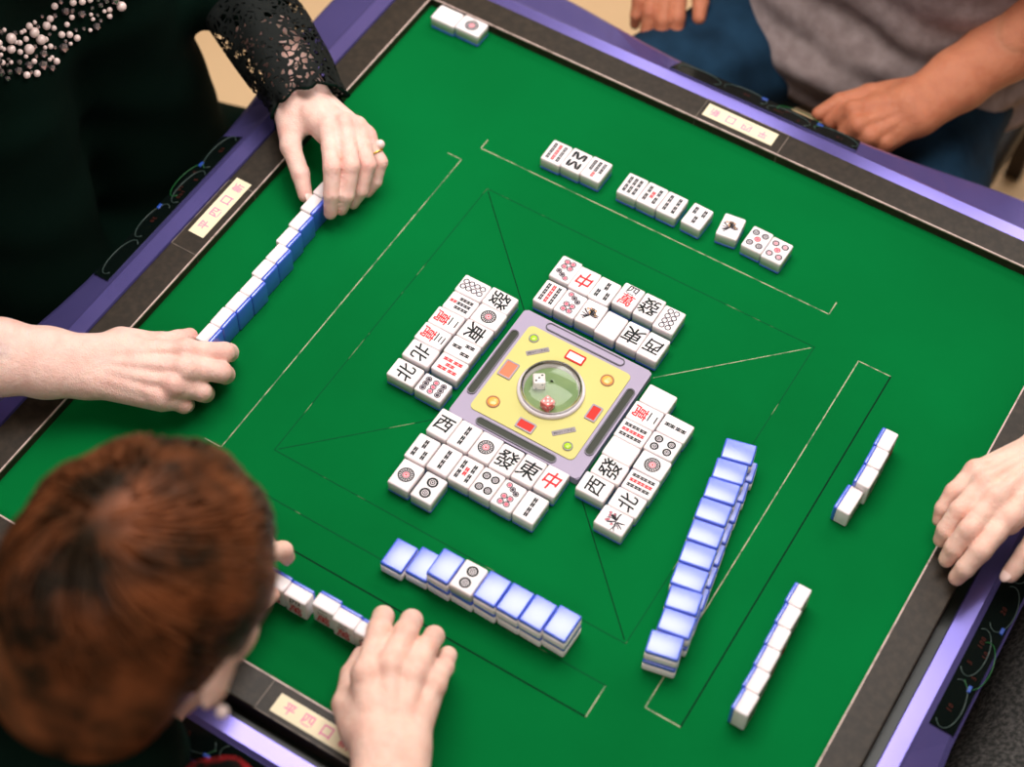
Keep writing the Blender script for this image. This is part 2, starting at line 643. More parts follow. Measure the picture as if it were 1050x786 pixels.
RI, RO, RH = 0.45, 0.4875, 0.014
felt = tobj('playing_surface', box_me('playing_surface', (-RI - 0.002, -RI - 0.002, -0.012), (RI + 0.002, RI + 0.002, 0), MT['felt']))


def seam(a, b, wd, m, name, z=0.0002, parent=None):
    a, b = Vector((a[0], a[1], 0)), Vector((b[0], b[1], 0))
    d = (b - a).normalized()
    nrm = Vector((-d.y, d.x, 0)) * wd / 2
    bm = bmesh.new()
    q = [a - nrm, b - nrm, b + nrm, a + nrm]
    lo = [bm.verts.new((p.x, p.y, -0.0002)) for p in q]
    hi = [bm.verts.new((p.x, p.y, z)) for p in q]
    bm.faces.new(hi)
    for i in range(4):
        bm.faces.new((lo[i], lo[(i + 1) % 4], hi[(i + 1) % 4], hi[i]))
    return obj(name, mesh_from_bm(name, bm, MT[m], False), parent)


def rot2(p, k):
    x, y = p
    for _ in range(k % 4):
        x, y = -y, x
    return (x, y)


D1, D2 = 0.2737, 0.3143
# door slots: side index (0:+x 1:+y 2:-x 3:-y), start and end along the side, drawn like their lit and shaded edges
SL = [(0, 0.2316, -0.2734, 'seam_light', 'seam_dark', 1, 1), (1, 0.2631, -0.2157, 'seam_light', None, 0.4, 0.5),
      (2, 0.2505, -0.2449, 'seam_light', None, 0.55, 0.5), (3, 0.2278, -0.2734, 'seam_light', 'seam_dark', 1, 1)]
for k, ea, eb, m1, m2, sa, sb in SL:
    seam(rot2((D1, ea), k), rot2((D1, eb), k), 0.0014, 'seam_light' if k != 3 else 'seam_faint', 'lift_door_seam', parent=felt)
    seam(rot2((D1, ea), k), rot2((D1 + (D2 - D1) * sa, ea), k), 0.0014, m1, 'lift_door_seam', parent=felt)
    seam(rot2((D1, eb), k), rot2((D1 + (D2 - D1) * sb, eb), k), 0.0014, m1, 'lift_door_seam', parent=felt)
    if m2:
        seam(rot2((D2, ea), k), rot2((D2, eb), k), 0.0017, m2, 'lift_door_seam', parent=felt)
SQ = 0.2221
cs = [(SQ, SQ), (-SQ, SQ), (-SQ, -SQ), (SQ, -SQ)]
for i in range(4):
    a, b = cs[i], cs[(i + 1) % 4]
    seam(a, b, 0.0011, 'seam_faint', 'center_door_seam', parent=felt)
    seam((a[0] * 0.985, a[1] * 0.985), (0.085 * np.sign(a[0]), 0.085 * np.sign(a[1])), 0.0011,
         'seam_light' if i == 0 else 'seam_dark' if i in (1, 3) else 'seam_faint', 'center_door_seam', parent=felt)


def mitre_prism(name, prof, m, t0=None, t1=None, smooth=False, bevel=0.0):
    """prof = closed list of (d, z) seen along the side; ends mitred (t = +-d) or cut at t0, t1.  Built for side 0 (+x)."""
    bm = bmesh.new()
    A = [bm.verts.new((d, (-d if t0 is None else t0), z)) for d, z in prof]
    B = [bm.verts.new((d, (d if t1 is None else t1), z)) for d, z in prof]
    n = len(prof)
    for i in range(n):
        j = (i + 1) % n
        bm.faces.new((A[i], A[j], B[j], B[i]))
    bm.faces.new(A)
    bm.faces.new(list(reversed(B)))
    bmesh.ops.recalc_face_normals(bm, faces=bm.faces)
    if bevel:
        es = [e for e in bm.edges if abs(e.verts[0].co.y - e.verts[1].co.y) > 0.05]
        bmesh.ops.bevel(bm, geom=es, offset=bevel, segments=3, affect='EDGES', profile=0.5)
    return mesh_from_bm(name, bm, m, smooth)


rail_me = mitre_prism('rail', [(RI, -0.02), (RO, -0.02), (RO, RH), (RI, RH)], MT['rail'], bevel=0.0016)
edge_me = mitre_prism('rail_edge', [(RI - 0.0006, RH - 0.0016), (RI + 0.0011, RH - 0.0016), (RI + 0.0011, RH + 0.0004), (RI - 0.0006, RH + 0.0004)], MT['rail_edge'])
skirt_me = mitre_prism('rail_skirt', [(RO + 0.0002, -0.05), (0.499, -0.05), (0.499, -0.010), (RO + 0.0002, -0.010)], MT['black'])


def apron_me():
    """violet surround of side 0: bright inner strip, then a slope that falls outward and widens towards the corners"""
    bm = bmesh.new()
    K = 25
    secs = []
    for i in range(K):
        u = -1 + 2 * i / (K - 1)
        s = min(1.0, max(0.0, (abs(u) - 0.22) / 0.42))
        s = s * s * (3 - 2 * s)
        dout = 0.556 + 0.022 * s
        prof = [(0.499, -0.05), (0.499, -0.006), (0.5005, -0.0035), (0.519, -0.0035), (0.5225, -0.005),
                (dout - 0.006, -0.016), (dout, -0.020), (dout, -0.05)]
        secs.append([bm.verts.new((d, u * d, z)) for d, z in prof])
    n = len(secs[0])
    for a, b in zip(secs[:-1], secs[1:]):
        for i in range(n):
            j = (i + 1) % n
            bm.faces.new((a[i], a[j], b[j], b[i]))
    bm.faces.new(secs[0])
    bm.faces.new(list(reversed(secs[-1])))
    bmesh.ops.recalc_face_normals(bm, faces=bm.faces)
    return mesh_from_bm('apron', bm, MT['purple'], False)


apr = apron_me()


def slope_z(d):
    return -0.005 + (d - 0.5225) / (0.550 - 0.5225) * (-0.011)


def tray_mesh():
    bm = bmesh.new()
    a, b = 0.5255, 0.553
    q = [(a, -0.133), (b, -0.128), (b, 0.128), (a, 0.133)]
    lo = [bm.verts.new((d, t, slope_z(d) - 0.002)) for d, t in q]
    hi = [bm.verts.new((d, t, slope_z(d) + 0.0022)) for d, t in q]
    bm.faces.new(hi)
    bm.faces.new(list(reversed(lo)))
    for i in range(4):
        bm.faces.new((lo[i], lo[(i + 1) % 4], hi[(i + 1) % 4], hi[i]))
    bmesh.ops.recalc_face_normals(bm, faces=bm.faces)
    return mesh_from_bm('score_tray', bm, MT['tray'], False)


tray = tray_mesh()


def cup_mesh(c, tc, m, rr=0.030, span=(-0.2, 1.15)):
    """a curved chip-cup lip on the tray (arc of a ring)"""
    bm = bmesh.new()
    pts = []
    for i in range(19):
        a = PI * (span[0] + (span[1] - span[0]) * i / 18) - PI / 2
        d = c + 0.42 * rr * math.cos(a)
        t = tc + rr * math.sin(a)
        pts.append((d, t, slope_z(d) + 0.003))
    tube(bm, pts, 0.0005, 6)
    return mesh_from_bm('chip_cup', bm, MT[m])


def flat_chars(name, chars, m, s, origin, xdir, ydir, z, step, nz=0.0):
    """row of characters as one thin mesh lying on a surface"""
    bm = bmesh.new()
    X, Y = Vector(xdir), Vector(ydir)
    for k, ch in enumerate(chars):
        vs, fs, _ = char_marks(ch, (k - (len(chars) - 1) / 2) * step, 0, s, 0, 0.0)
        bv = [bm.verts.new(Vector(origin) + X * v[0] + Y * v[1] + Vector((0, 0, v[2] if len(v) > 2 else 0))) for v in vs]
        for f in fs:
            try:
                bm.faces.new([bv[i] for i in f])
            except ValueError:
                pass
    return mesh_from_bm(name, bm, m, False)


LAB = {0: 0.0, 1: 0.0045, 2: -0.0155, 3: 0.007}   # where along its rail each sticker sits (side frame t)
for k in range(4):
    rz = k * PI / 2
    r = tobj('rail', rail_me, None, rz)
    e = obj('edge_highlight', edge_me, r)  # thin strip that carries the painted rail highlight
    tobj('rail_skirt', skirt_me, None, rz)
    ap = tobj('apron', apr, None, rz)
    tr = tobj('score_tray', tray, None, rz)
    for c, tc_, m in ((0.537, -0.100, 'cup_line'), (0.535, -0.034, 'cup_line'), (0.545, -0.044, 'cup_green'), (0.541, 0.030, 'cup_line'), (0.538, 0.095, 'cup_line')):
        obj('chip_cup', cup_mesh(c, tc_, m), tr)
    bm = bmesh.new()
    for d_, t_ in ((0.546, -0.074), (0.549, 0.006)):
        bm_box(bm, (d_ - 0.002, t_ - 0.004, slope_z(d_)), (d_ + 0.002, t_ + 0.004, slope_z(d_) + 0.004), 0.0006)
    obj('blue_clip', mesh_from_bm('blue_clip', bm, MT['cup_blue'], False), tr)
    sl_ = Vector((0.0275, 0, -0.011)).normalized()
    for txt, d_, t_ in (('10', 0.537, -0.105), ('5', 0.534, -0.048), ('100', 0.536, -0.020), ('5', 0.545, -0.060), ('10', 0.545, -0.030), ('20', 0.541, 0.028)):
        me = flat_chars('cup_digits', txt, MT['cup_red'], 0.006, (d_, t_, slope_z(d_) + 0.0024), (0, 1, 0), -sl_, 0, 0.005)
        obj('cup_digits', me, tr)
    # panel frame lines and the sticker on the rail
    bm = bmesh.new()
    for t_ in (-0.056, 0.058):
        bm_box(bm, (RI, t_ - 0.0006, RH - 0.001), (RO - 0.001, t_ + 0.0006, RH + 0.0003))
        bm_box(bm, (RI - 0.0008, t_ - 0.0006, 0.001), (RI + 0.0005, t_ + 0.0006, RH))
    bm_box(bm, (RO - 0.0016, -0.056, RH - 0.001), (RO - 0.0004, 0.058, RH + 0.0003))
    if k != 0:
        obj('panel_outline', mesh_from_bm('panel_outline', bm, MT['panel_line'], False), r)
        t0 = LAB[k]
        st = obj('sticker', box_me('sticker', (0.4592, t0 - 0.0485, RH), (0.4808, t0 + 0.0485, RH + 0.0004), MT['sticker']), r)
        # reading direction: characters stand upright for a player sitting outside this rail
        sgn = {1: 1, 2: -1, 3: 1}[k]
        chars = ['平', '四', '口', '新']
        for i, ch in enumerate(chars):
            tt = (i - 1.5) * 0.0225 + 0.002
            o_ = (0.470, t0 + (tt if k != 2 else tt), RH + 0.00055)
            if k == 2:
                xd, yd = (0, -1, 0), (1, 0, 0)
                o_ = (0.470, t0 - tt, RH + 0.00055)
            else:
                xd, yd = (0, 1, 0), (-1, 0, 0)
            red = (k == 3 and i == 3)
            obj('sticker_character', flat_chars('sticker_character', ch, MT['sticker_red' if red else 'sticker_pink'], 0.0125, o_, xd, yd, 0, 0), st)
    else:
        bm.free()

# body of the table under the surround
bm = bmesh.new()
bm_box(bm, (-0.49, -0.49, -0.16), (0.49, 0.49, -0.05), 0.01)
tobj('cabinet', mesh_from_bm('cabinet', bm, MT['black'], False))
bm = bmesh.new()
bm_box(bm, (-0.16, -0.16, -0.72), (0.16, 0.16, -0.16), 0.02)
tobj('pedestal', mesh_from_bm('pedestal', bm, MT['black'], False))
bm = bmesh.new()
bm_box(bm, (-0.34, -0.34, FZ), (0.34, 0.34, -0.72), 0.015)
tobj('foot', mesh_from_bm('foot', bm, MT['black'], False))

# ---- centre console
CZ = 0.012


def rrect(hx, hy, r, n=6, cx=0.0, cy=0.0, rot=0.0):
    pts = []
    for sx, sy, a0 in ((1, 1, 0), (-1, 1, PI / 2), (-1, -1, PI), (1, -1, 3 * PI / 2)):
        for i in range(n + 1):
            a = a0 + PI / 2 * i / n
            pts.append((sx * (hx - r) + r * math.cos(a), sy * (hy - r) + r * math.sin(a)))
    c, s = math.cos(rot), math.sin(rot)
    return [(cx + x * c - y * s, cy + x * s + y * c) for x, y in pts]


def slab(name, pts, z0, z1, m, bevel=0.0):
    bm = bmesh.new()
    lo = [bm.verts.new((x, y, z0)) for x, y in pts]
    hi = [bm.verts.new((x, y, z1)) for x, y in pts]
    top = bm.faces.new(hi)
    bm.faces.new(list(reversed(lo)))
    n = len(pts)
    for i in range(n):
        bm.faces.new((lo[i], lo[(i + 1) % n], hi[(i + 1) % n], hi[i]))
    if bevel:
        bmesh.ops.bevel(bm, geom=list(top.edges), offset=bevel, segments=2, affect='EDGES')
    return mesh_from_bm(name, bm, m, False)


def rim(name, outer, inner, z0, z1, m):
    bm = bmesh.new()
    n = len(outer)
    o0 = [bm.verts.new((x, y, z0)) for x, y in outer]
    o1 = [bm.verts.new((x, y, z1)) for x, y in outer]
    i1 = [bm.verts.new((x, y, z1)) for x, y in inner]
    i0 = [bm.verts.new((x, y, z0)) for x, y in inner]
    for i in range(n):
        j = (i + 1) % n
        bm.faces.new((o0[i], o0[j], o1[j], o1[i]))
        bm.faces.new((o1[i], o1[j], i1[j], i1[i]))
        bm.faces.new((i1[i], i1[j], i0[j], i0[i]))
    return mesh_from_bm(name, bm, m, False)


con = tobj('center_console', slab('center_console', rrect(0.084, 0.084, 0.004), 0.0, CZ - 0.0004, MT['lavender'], 0.0012))
Z1 = CZ - 0.0004
obj('yellow_panel', slab('yellow_panel', rrect(0.067, 0.067, 0.006), Z1, Z1 + 0.0012, MT['yellow'], 0.0004), con)
ZP = Z1 + 0.0012
for k in range(4):
    rz = k * PI / 2
    sl = obj('push_slot', slab('push_slot', rrect(0.0045, 0.0505, 0.0045, 8, 0.0762, 0), Z1, Z1 + 0.0006, MT['slot' if k != 1 else 'lavender']), con, None, rz)
    obj('slot_rim', rim('slot_rim', rrect(0.0054, 0.0514, 0.0054, 8, 0.0762, 0), rrect(0.0040, 0.0500, 0.0040, 8, 0.0762, 0), Z1, Z1 + 0.0014, MT['slot_rim']), sl)
for (x, y, r, mb, mr) in ((-0.0535, 0.0515, 0.0042, 'lamp_green', 'grey_ring'), (0.053, -0.0535, 0.0042, 'lamp_green', 'grey_ring'),
                          (-0.0472, -0.0472, 0.0062, 'lamp_orange', 'brown_ring'), (0.0464, 0.0458, 0.0062, 'lamp_orange', 'brown_ring')):
    bm = bmesh.new()
    lathe(bm, [(r, ZP), (r, ZP + 0.001), (r * 0.7, ZP + 0.0018), (0.0003, ZP + 0.0021)], 32, x, y)
    b_ = obj('round_button', mesh_from_bm('round_button', bm, MT[mb]), con)
    bm = bmesh.new()
    lathe(bm, [(r + 0.0018, ZP), (r + 0.0016, ZP + 0.0014), (r + 0.0004, ZP + 0.0016), (r - 0.0001, ZP + 0.0002)], 32, x, y)
    obj('button_ring', mesh_from_bm('button_ring', bm, MT[mr]), b_)
for (x, y, rz, m, hx, hy) in ((0.0003, 0.0535, 0, 'disp_white', 0.0098, 0.0050), (-0.0555, -0.001, PI / 2, 'disp_salmon', 0.0102, 0.0068),
                              (0.0555, -0.0008, PI / 2, 'disp_red', 0.0092, 0.0052), (0, -0.0552, 0, 'disp_red', 0.0092, 0.0052)):
    d_ = obj('seat_wind_window', slab('seat_wind_window', rrect(hx, hy, 0.0008), ZP, ZP + 0.0009, MT[m]), con, (x, y, 0), rz)
    obj('window_frame', rim('window_frame', rrect(hx + 0.0017, hy + 0.0017, 0.0016), rrect(hx - 0.0002, hy - 0.0002, 0.0008), ZP, ZP + 0.0014,
                            MT['disp_red' if m == 'disp_white' else 'disp_frame']), d_)
for (x, y) in ((-0.0405, 0.0383), (0.0395, -0.039)):
    b_ = obj('name_bar', slab('name_bar', rrect(0.0135, 0.0031, 0.0008), ZP, ZP + 0.0006, MT['silver_bar']), con, (x, y, 0), -0.785 + 0.02)
    me = flat_chars('bar_lettering', 'MAHJONG', MT['slot_rim'], 0.0036, (0, 0, ZP + 0.0007), (1, 0, 0), (0, 1, 0), 0, 0.0033)
    obj('bar_lettering', me, b_)
# rotate the bars so that they run along the image of the console's diagonal
for o in con.children:
    if o.name.startswith('name_bar'):
        o.rotation_euler[2] = -0.785 * 0 + math.radians(45)
# dice well under a clear dome
bm = bmesh.new()
lathe(bm, [(0.0385, ZP), (0.0385, ZP + 0.0035), (0.0370, ZP + 0.0048), (0.0335, ZP + 0.0050), (0.0315, ZP + 0.0036), (0.0305, ZP + 0.0006)], 64)
col_o = obj('dome_collar', mesh_from_bm('dome_collar', bm, MT['rim_white']), con)
bm = bmesh.new()
lathe(bm, [(0.0325, ZP), (0.0325, ZP + 0.0010)], 64, close=True)
obj('dice_well', mesh_from_bm('dice_well', bm, MT['well'], False), con)
bm = bmesh.new()
prof = [(0.0350, ZP + 0.0048), (0.0348, ZP + 0.009), (0.0338, ZP + 0.0125), (0.0305, ZP + 0.0148)]
for i in range(1, 9):
    t = i / 8
    prof.append((0.0305 * (1 - t) + 0.0002, ZP + 0.0148 + 0.0035 * (1 - (1 - t) ** 2)))
lathe(bm, prof, 64)
dome = obj('dice_dome', mesh_from_bm('dice_dome', bm, MT['glass']), con)
sm = dome.modifiers.new('wall', 'SOLIDIFY')
sm.thickness = 0.0008
sm.offset = -1


# ---- dice
def die(name, c, size, rz, m, mp, pips_top, label):
    t = empty(name, c, rz)
    tag(t, label, 'die', 'dice under the dome')
    h = size / 2
    bm = bmesh.new()
    bm_box(bm, (-h, -h, 0), (h, h, size), size * 0.14, 3)
    b = obj('body', mesh_from_bm('die_body', bm, m), t)
    L = {1: [(0, 0)], 2: [(-.5, -.5), (.5, .5)], 3: [(-.5, -.5), (0, 0), (.5, .5)], 4: [(-.5, -.5), (.5, .5), (-.5, .5), (.5, -.5)],
         5: [(-.5, -.5), (.5, .5), (-.5, .5), (.5, -.5), (0, 0)], 6: [(-.5, -.55), (.5, .55), (-.5, .55), (.5, -.55), (-.5, 0), (.5, 0)]}
    def add(bm, n, R_):
        for u, v in L[n]:
            vs, fs = ring_poly(u * h, v * h, 0, size * (0.085 if n > 1 else 0.13), 12)
            bv = [bm.verts.new(R_(x, y)) for x, y in vs]
            bm.faces.new(bv)
    bm = bmesh.new()
    e = h + 0.0001
    add(bm, pips_top, lambda x, y: (x, y, size + 0.0001))
    add(bm, 2, lambda x, y: (x, -e, h + y))
    add(bm, 5, lambda x, y: (-x, e, h + y))
    add(bm, 4, lambda x, y: (e, x, h + y))
    add(bm, 3 if pips_top != 3 else 6, lambda x, y: (-e, -x, h + y))
    obj('pips', mesh_from_bm('die_pips', bm, mp, False), t)
    return t


die('die', (-0.0155, -0.0010, ZP + 0.0010), 0.0142, math.radians(33), MT['die_white'], MT['ink'], 3, 'white die showing three black pips under the clear dome of the console')
die('die', (0.0080, -0.0215, ZP + 0.0010), 0.0126, math.radians(-14), MT['die_red'], MT['die_pip_white'], 5, 'red die with white pips under the clear dome of the console')

# ------------------------------------------------------------------ mahjong tiles
TW, TL, TH, TB = 0.0266, 0.0352, 0.0195, 0.0044
TMATS = ['ivory', 'ink', 'grey', 'red', 'pink', 'orange']
MI = {n: i for i, n in enumerate(TMATS)}


def bamboo(cx, cy, L, wd, mi):
    """one bamboo stick: two waisted halves with knots"""
    out = []
    for s in (-1, 1):
        y0 = cy + (s * L / 4)
        h = L * 0.232
        out.append(([(cx - wd, y0 - h), (cx - wd * 0.82, y0 - h * 0.5), (cx - wd * 0.82, y0 + h * 0.5), (cx - wd, y0 + h),
                     (cx - wd * 0.12, y0 + h), (cx - wd * 0.06, y0), (cx - wd * 0.12, y0 - h)], [(0, 6, 5, 4, 3, 2, 1)], mi))
        out.append(([(cx + wd, y0 - h), (cx + wd * 0.82, y0 - h * 0.5), (cx + wd * 0.82, y0 + h * 0.5), (cx + wd, y0 + h),
                     (cx + wd * 0.12, y0 + h), (cx + wd * 0.06, y0), (cx + wd * 0.12, y0 - h)], [(0, 1, 2, 3, 4, 5, 6)], mi))
        out.append(([(cx - wd, y0 - h * 0.18), (cx + wd, y0 - h * 0.18), (cx + wd, y0 + h * 0.18), (cx - wd, y0 + h * 0.18)], [(0, 1, 2, 3)], mi))
    return out


def dot(cx, cy, r, a, b):
    v1, f1 = ring_poly(cx, cy, r * 0.62, r * 1.04, 20)
    v2, f2 = ring_poly(cx, cy, r * 0.30, r * 0.50, 16)
    v3, f3 = ring_poly(cx, cy, 0, r * 0.2, 10)
    return [(v1, f1, a), (v2, f2, b), (v3, f3, b)]


def disc_dot(cx, cy, r, a, b):
    v1, f1 = ring_poly(cx, cy, r * 0.72, r * 1.06, 16)
    v3, f3 = ring_poly(cx, cy, 0, r * 0.62, 14)
    return [(v1, f1, a), (v3, f3, b)]


def stroke(pts, wd, mi):
    """brush stroke with tapering ends"""
    P = [Vector((p[0], p[1])) for p in pts]
    Lft, Rgt = [], []
    n = len(P)
    for k in range(n):
        d = (P[min(k + 1, n - 1)] - P[max(k - 1, 0)]).normalized()
        q = Vector((-d.y, d.x)) * wd * (0.35 + 0.65 * math.sin(PI * (k + 0.6) / (n + 0.2)))
        Lft.append(P[k] + q)
        Rgt.append(P[k] - q)
    vs = [(v.x, v.y) for v in Lft] + [(v.x, v.y) for v in Rgt]
    fs = [(k + n, k + 1 + n, k + 1, k) for k in range(n - 1)]
    return (vs, fs, mi)


def flower_marks(mi_spot):
    rnd = random.Random(mi_spot * 7 + 3)
    out = []
    for k in range(17):
        a = rnd.uniform(-0.1, PI + 0.1) if k < 12 else rnd.uniform(-PI, 0)
        r0, r1 = rnd.uniform(0, 0.002), rnd.uniform(0.007, 0.0125)
        c = rnd.uniform(-0.5, 0.5)
        pts = [(r * math.cos(a + c * r * 90), -0.003 + r * math.sin(a + c * r * 90)) for r in np.linspace(r0, r1, 5)]
        out.append(stroke(pts, rnd.uniform(0.0006, 0.0010), MI['ink' if k % 2 else 'grey']))
    for k in range(8):
        cx, cy = rnd.uniform(-0.007, 0.007), rnd.uniform(-0.002, 0.010)
        v, f = ring_poly(cx, cy, 0.0012, 0.0018, 10)
        out.append((v, f, MI['grey']))
        v, f = ring_poly(cx, cy, 0, 0.0011, 8)
        out.append((v, f, mi_spot))
    return out


R_, G_, K_, P_ = MI['red'], MI['grey'], MI['ink'], MI['pink']


def marks(code):
    o = []
    if code == 'blank':
        return o
    if code == 'dot1':
        o += [(*ring_poly(0, 0, 0.0076, 0.0092, 32), K_), (*ring_poly(0, 0, 0.0041, 0.0053, 28), K_)]
        for i in range(16):
            a = 2 * PI * i / 16
            v, f = ring_poly(0.0064 * math.cos(a), 0.0064 * math.sin(a), 0, 0.00105, 8)
            o.append((v, f, K_))
        o += [(*ring_poly(0, 0, 0.0022, 0.0037, 20), P_), (*ring_poly(0, 0, 0, 0.0014, 12), R_)]
    elif code == 'dot2':
        for y in (-0.0075, 0.0075):
            o += [(*ring_poly(0, y, 0.0040, 0.0064, 28), K_), (*ring_poly(0, y, 0.0019, 0.0032, 20), G_), (*ring_poly(0, y, 0, 0.0012, 12), G_)]
    elif code == 'dot4':
        for x in (-0.0055, 0.0055):
            for y in (-0.0078, 0.0078):
                o += dot(x, y, 0.0048, K_, G_)
    elif code in ('dot5', 'dot5p'):
        a = G_ if code == 'dot5' else P_
        for x in (-0.0062, 0.0062):
            for y in (-0.0086, 0.0086):
                o += dot(x, y, 0.0043, G_, a)
        o += disc_dot(0, 0, 0.0038, R_, P_)
    elif code == 'dot7':
        for i, (x, y) in enumerate(((-0.0058, 0.0118), (0, 0.0088), (0.0058, 0.0056))):
            o += disc_dot(x, y, 0.0034, G_, G_ if i else P_)
        for x in (-0.0038, 0.0038):
            for y in (-0.0028, -0.0104):
                o += disc_dot(x, y, 0.0037, G_, P_)
    elif code == 'dot8':
        for x in (-0.0040, 0.0040):
            for y in (-0.0112, -0.0037, 0.0037, 0.0112):
                v, f = ring_poly(x, y, 0.0024, 0.0038, 18)
                o.append((v, f, G_))
    elif code == 'dot9':
        for i, y in enumerate((-0.0098, 0, 0.0098)):
            for x in (-0.0064, 0, 0.0064):
                o += disc_dot(x, y, 0.0036, G_, P_ if i == 1 else G_)
    elif code == 'bam2':
        for y in (-0.0068, 0.0068):
            o += bamboo(0, y, 0.0126, 0.0025, K_)
    elif code == 'bam3':
        for x, y in ((0, 0.0068), (-0.0060, -0.0068), (0.0060, -0.0068)):
            o += bamboo(x, y, 0.0118, 0.0025, K_)
    elif code == 'bam4':
        for x in (-0.0058, 0.0058):
            for y in (-0.0068, 0.0068):
                o += bamboo(x, y, 0.0126, 0.0024, K_)
    elif code in ('bam5', 'bam5r'):
        c = K_ if code == 'bam5' else R_
        for x in (-0.0066, 0.0066):
            for y in (-0.0066, 0.0066):
                o += bamboo(x, y, 0.0116, 0.0024, c)
        o += bamboo(0, 0, 0.0116, 0.0024, R_)
    elif code == 'bam6':
        for x in (-0.0066, 0, 0.0066):
            for y in (-0.0068, 0.0068):
                o += bamboo(x, y, 0.0126, 0.0023, K_)
    elif code == 'bam7':
        o += bamboo(0, 0.0100, 0.0088, 0.0022, R_)
        for x in (-0.0066, 0, 0.0066):
            for y in (-0.0084, 0.0006):
                o += bamboo(x, y, 0.0088, 0.0023, K_)
    elif code == 'bam8':
        for s in (-1, 1):
            for x0, x1 in ((-0.0075, -0.0075), (-0.0050, -0.0008), (0.0050, 0.0008), (0.0075, 0.0075)):
                pts = [(x0 + (x1 - x0) * t, s * (0.0130 - 0.0112 * t)) for t in (0, 0.33, 0.66, 1)]
                o.append(stroke(pts, 0.0019, K_))
    elif code == 'bam9':
        for x in (-0.0068, 0, 0.0068):
            for y in (-0.0092, 0, 0.0092):
                o += bamboo(x, y, 0.0088, 0.0023, R_ if x == 0 else K_)
    elif code in ('man2', 'man3', 'man4', 'man6'):
        n = {'man2': '二', 'man3': '三', 'man4': '四', 'man6': '六'}[code]
        o.append(char_marks(n, 0, 0.0096, 0.0125, K_))
        o.append(char_marks('萬', 0, -0.0056, 0.0168, R_))
    elif code == 'east':
        o.append(char_marks('東', 0, 0, 0.0235, K_))
    elif code == 'north':
        o.append(char_marks('北', 0, 0, 0.0215, K_))
    elif code == 'west':
        o.append(char_marks('西', 0, 0, 0.0195, K_))
    elif code == 'green':
        o.append(char_marks('發', 0, 0, 0.0235, K_))
    elif code == 'center':
        o.append(char_marks('中', 0, 0, 0.0240, R_, 0.12, 0.85))
    elif code in ('flower', 'flower_o'):
        o += flower_marks(P_ if code == 'flower' else MI['orange'])
    return o


def tile_solid():
    bm = bmesh.new()
    bm_box(bm, (-TW / 2, -TL / 2, 0), (TW / 2, TL / 2, TH), 0.0021, 3)
    return bm


POSE = {
    'up': lambda v: Vector((v.x, v.y, v.z)),
    'down': lambda v: Vector((-v.x, v.y, TH - v.z)),
    'stand': lambda v: Vector((v.x, -v.z + TH / 2, v.y + TL / 2)),
    'side': lambda v: Vector((v.y, -v.z + TH / 2, -v.x + TW / 2)),
}
_tile_cache = {}


def tile_meshes(code, pose):
    key = (code, pose)
    if key in _tile_cache:
        return _tile_cache[key]
    res = []
    for part in ('body', 'back'):
        bm = tile_solid()
        g = list(bm.verts) + list(bm.edges) + list(bm.faces)
        r = bmesh.ops.bisect_plane(bm, geom=g, plane_co=(0, 0, TB), plane_no=(0, 0, 1), clear_inner=(part == 'body'), clear_outer=(part == 'back'))
        ed = [e for e in r['geom_cut'] if isinstance(e, bmesh.types.BMEdge)]
        if part == 'body':
            bmesh.ops.holes_fill(bm, edges=ed)
        else:
            bmesh.ops.holes_fill(bm, edges=ed)
        for f in bm.faces:
            f.smooth = True
            f.material_index = 0
        if part == 'body':
            for i, (vs, fs, mi) in enumerate(marks(code)):
                bv = [bm.verts.new((v[0], v[1], TH + 0.00006 + 0.000004 * (i % 7) + (v[2] if len(v) > 2 else 0))) for v in vs]
                for f in fs:
                    try:
                        nf = bm.faces.new([bv[j] for j in f])
                    except ValueError:
                        continue
                    nf.normal_update()
                    if nf.normal.z < 0:
                        nf.normal_flip()
                    nf.material_index = mi
                    nf.smooth = False
        for v in bm.verts:
            v.co = POSE[pose](v.co)
        me = bpy.data.meshes.new('tile_' + part)
        bm.to_mesh(me)
        bm.free()
        for m in (TMATS if part == 'body' else ['blue']):
            me.materials.append(MT[m])
        res.append(me)
    _tile_cache[key] = res
    return res


def tile(x, y, z, deg, code, pose, label, group):
    a, b = tile_meshes(code, pose)
    t = empty('mahjong_tile', (x, y, z), math.radians(deg))
    tag(t, label, 'mahjong tile', group)
    obj('body', a, t)
    obj('back', b, t)
    return t


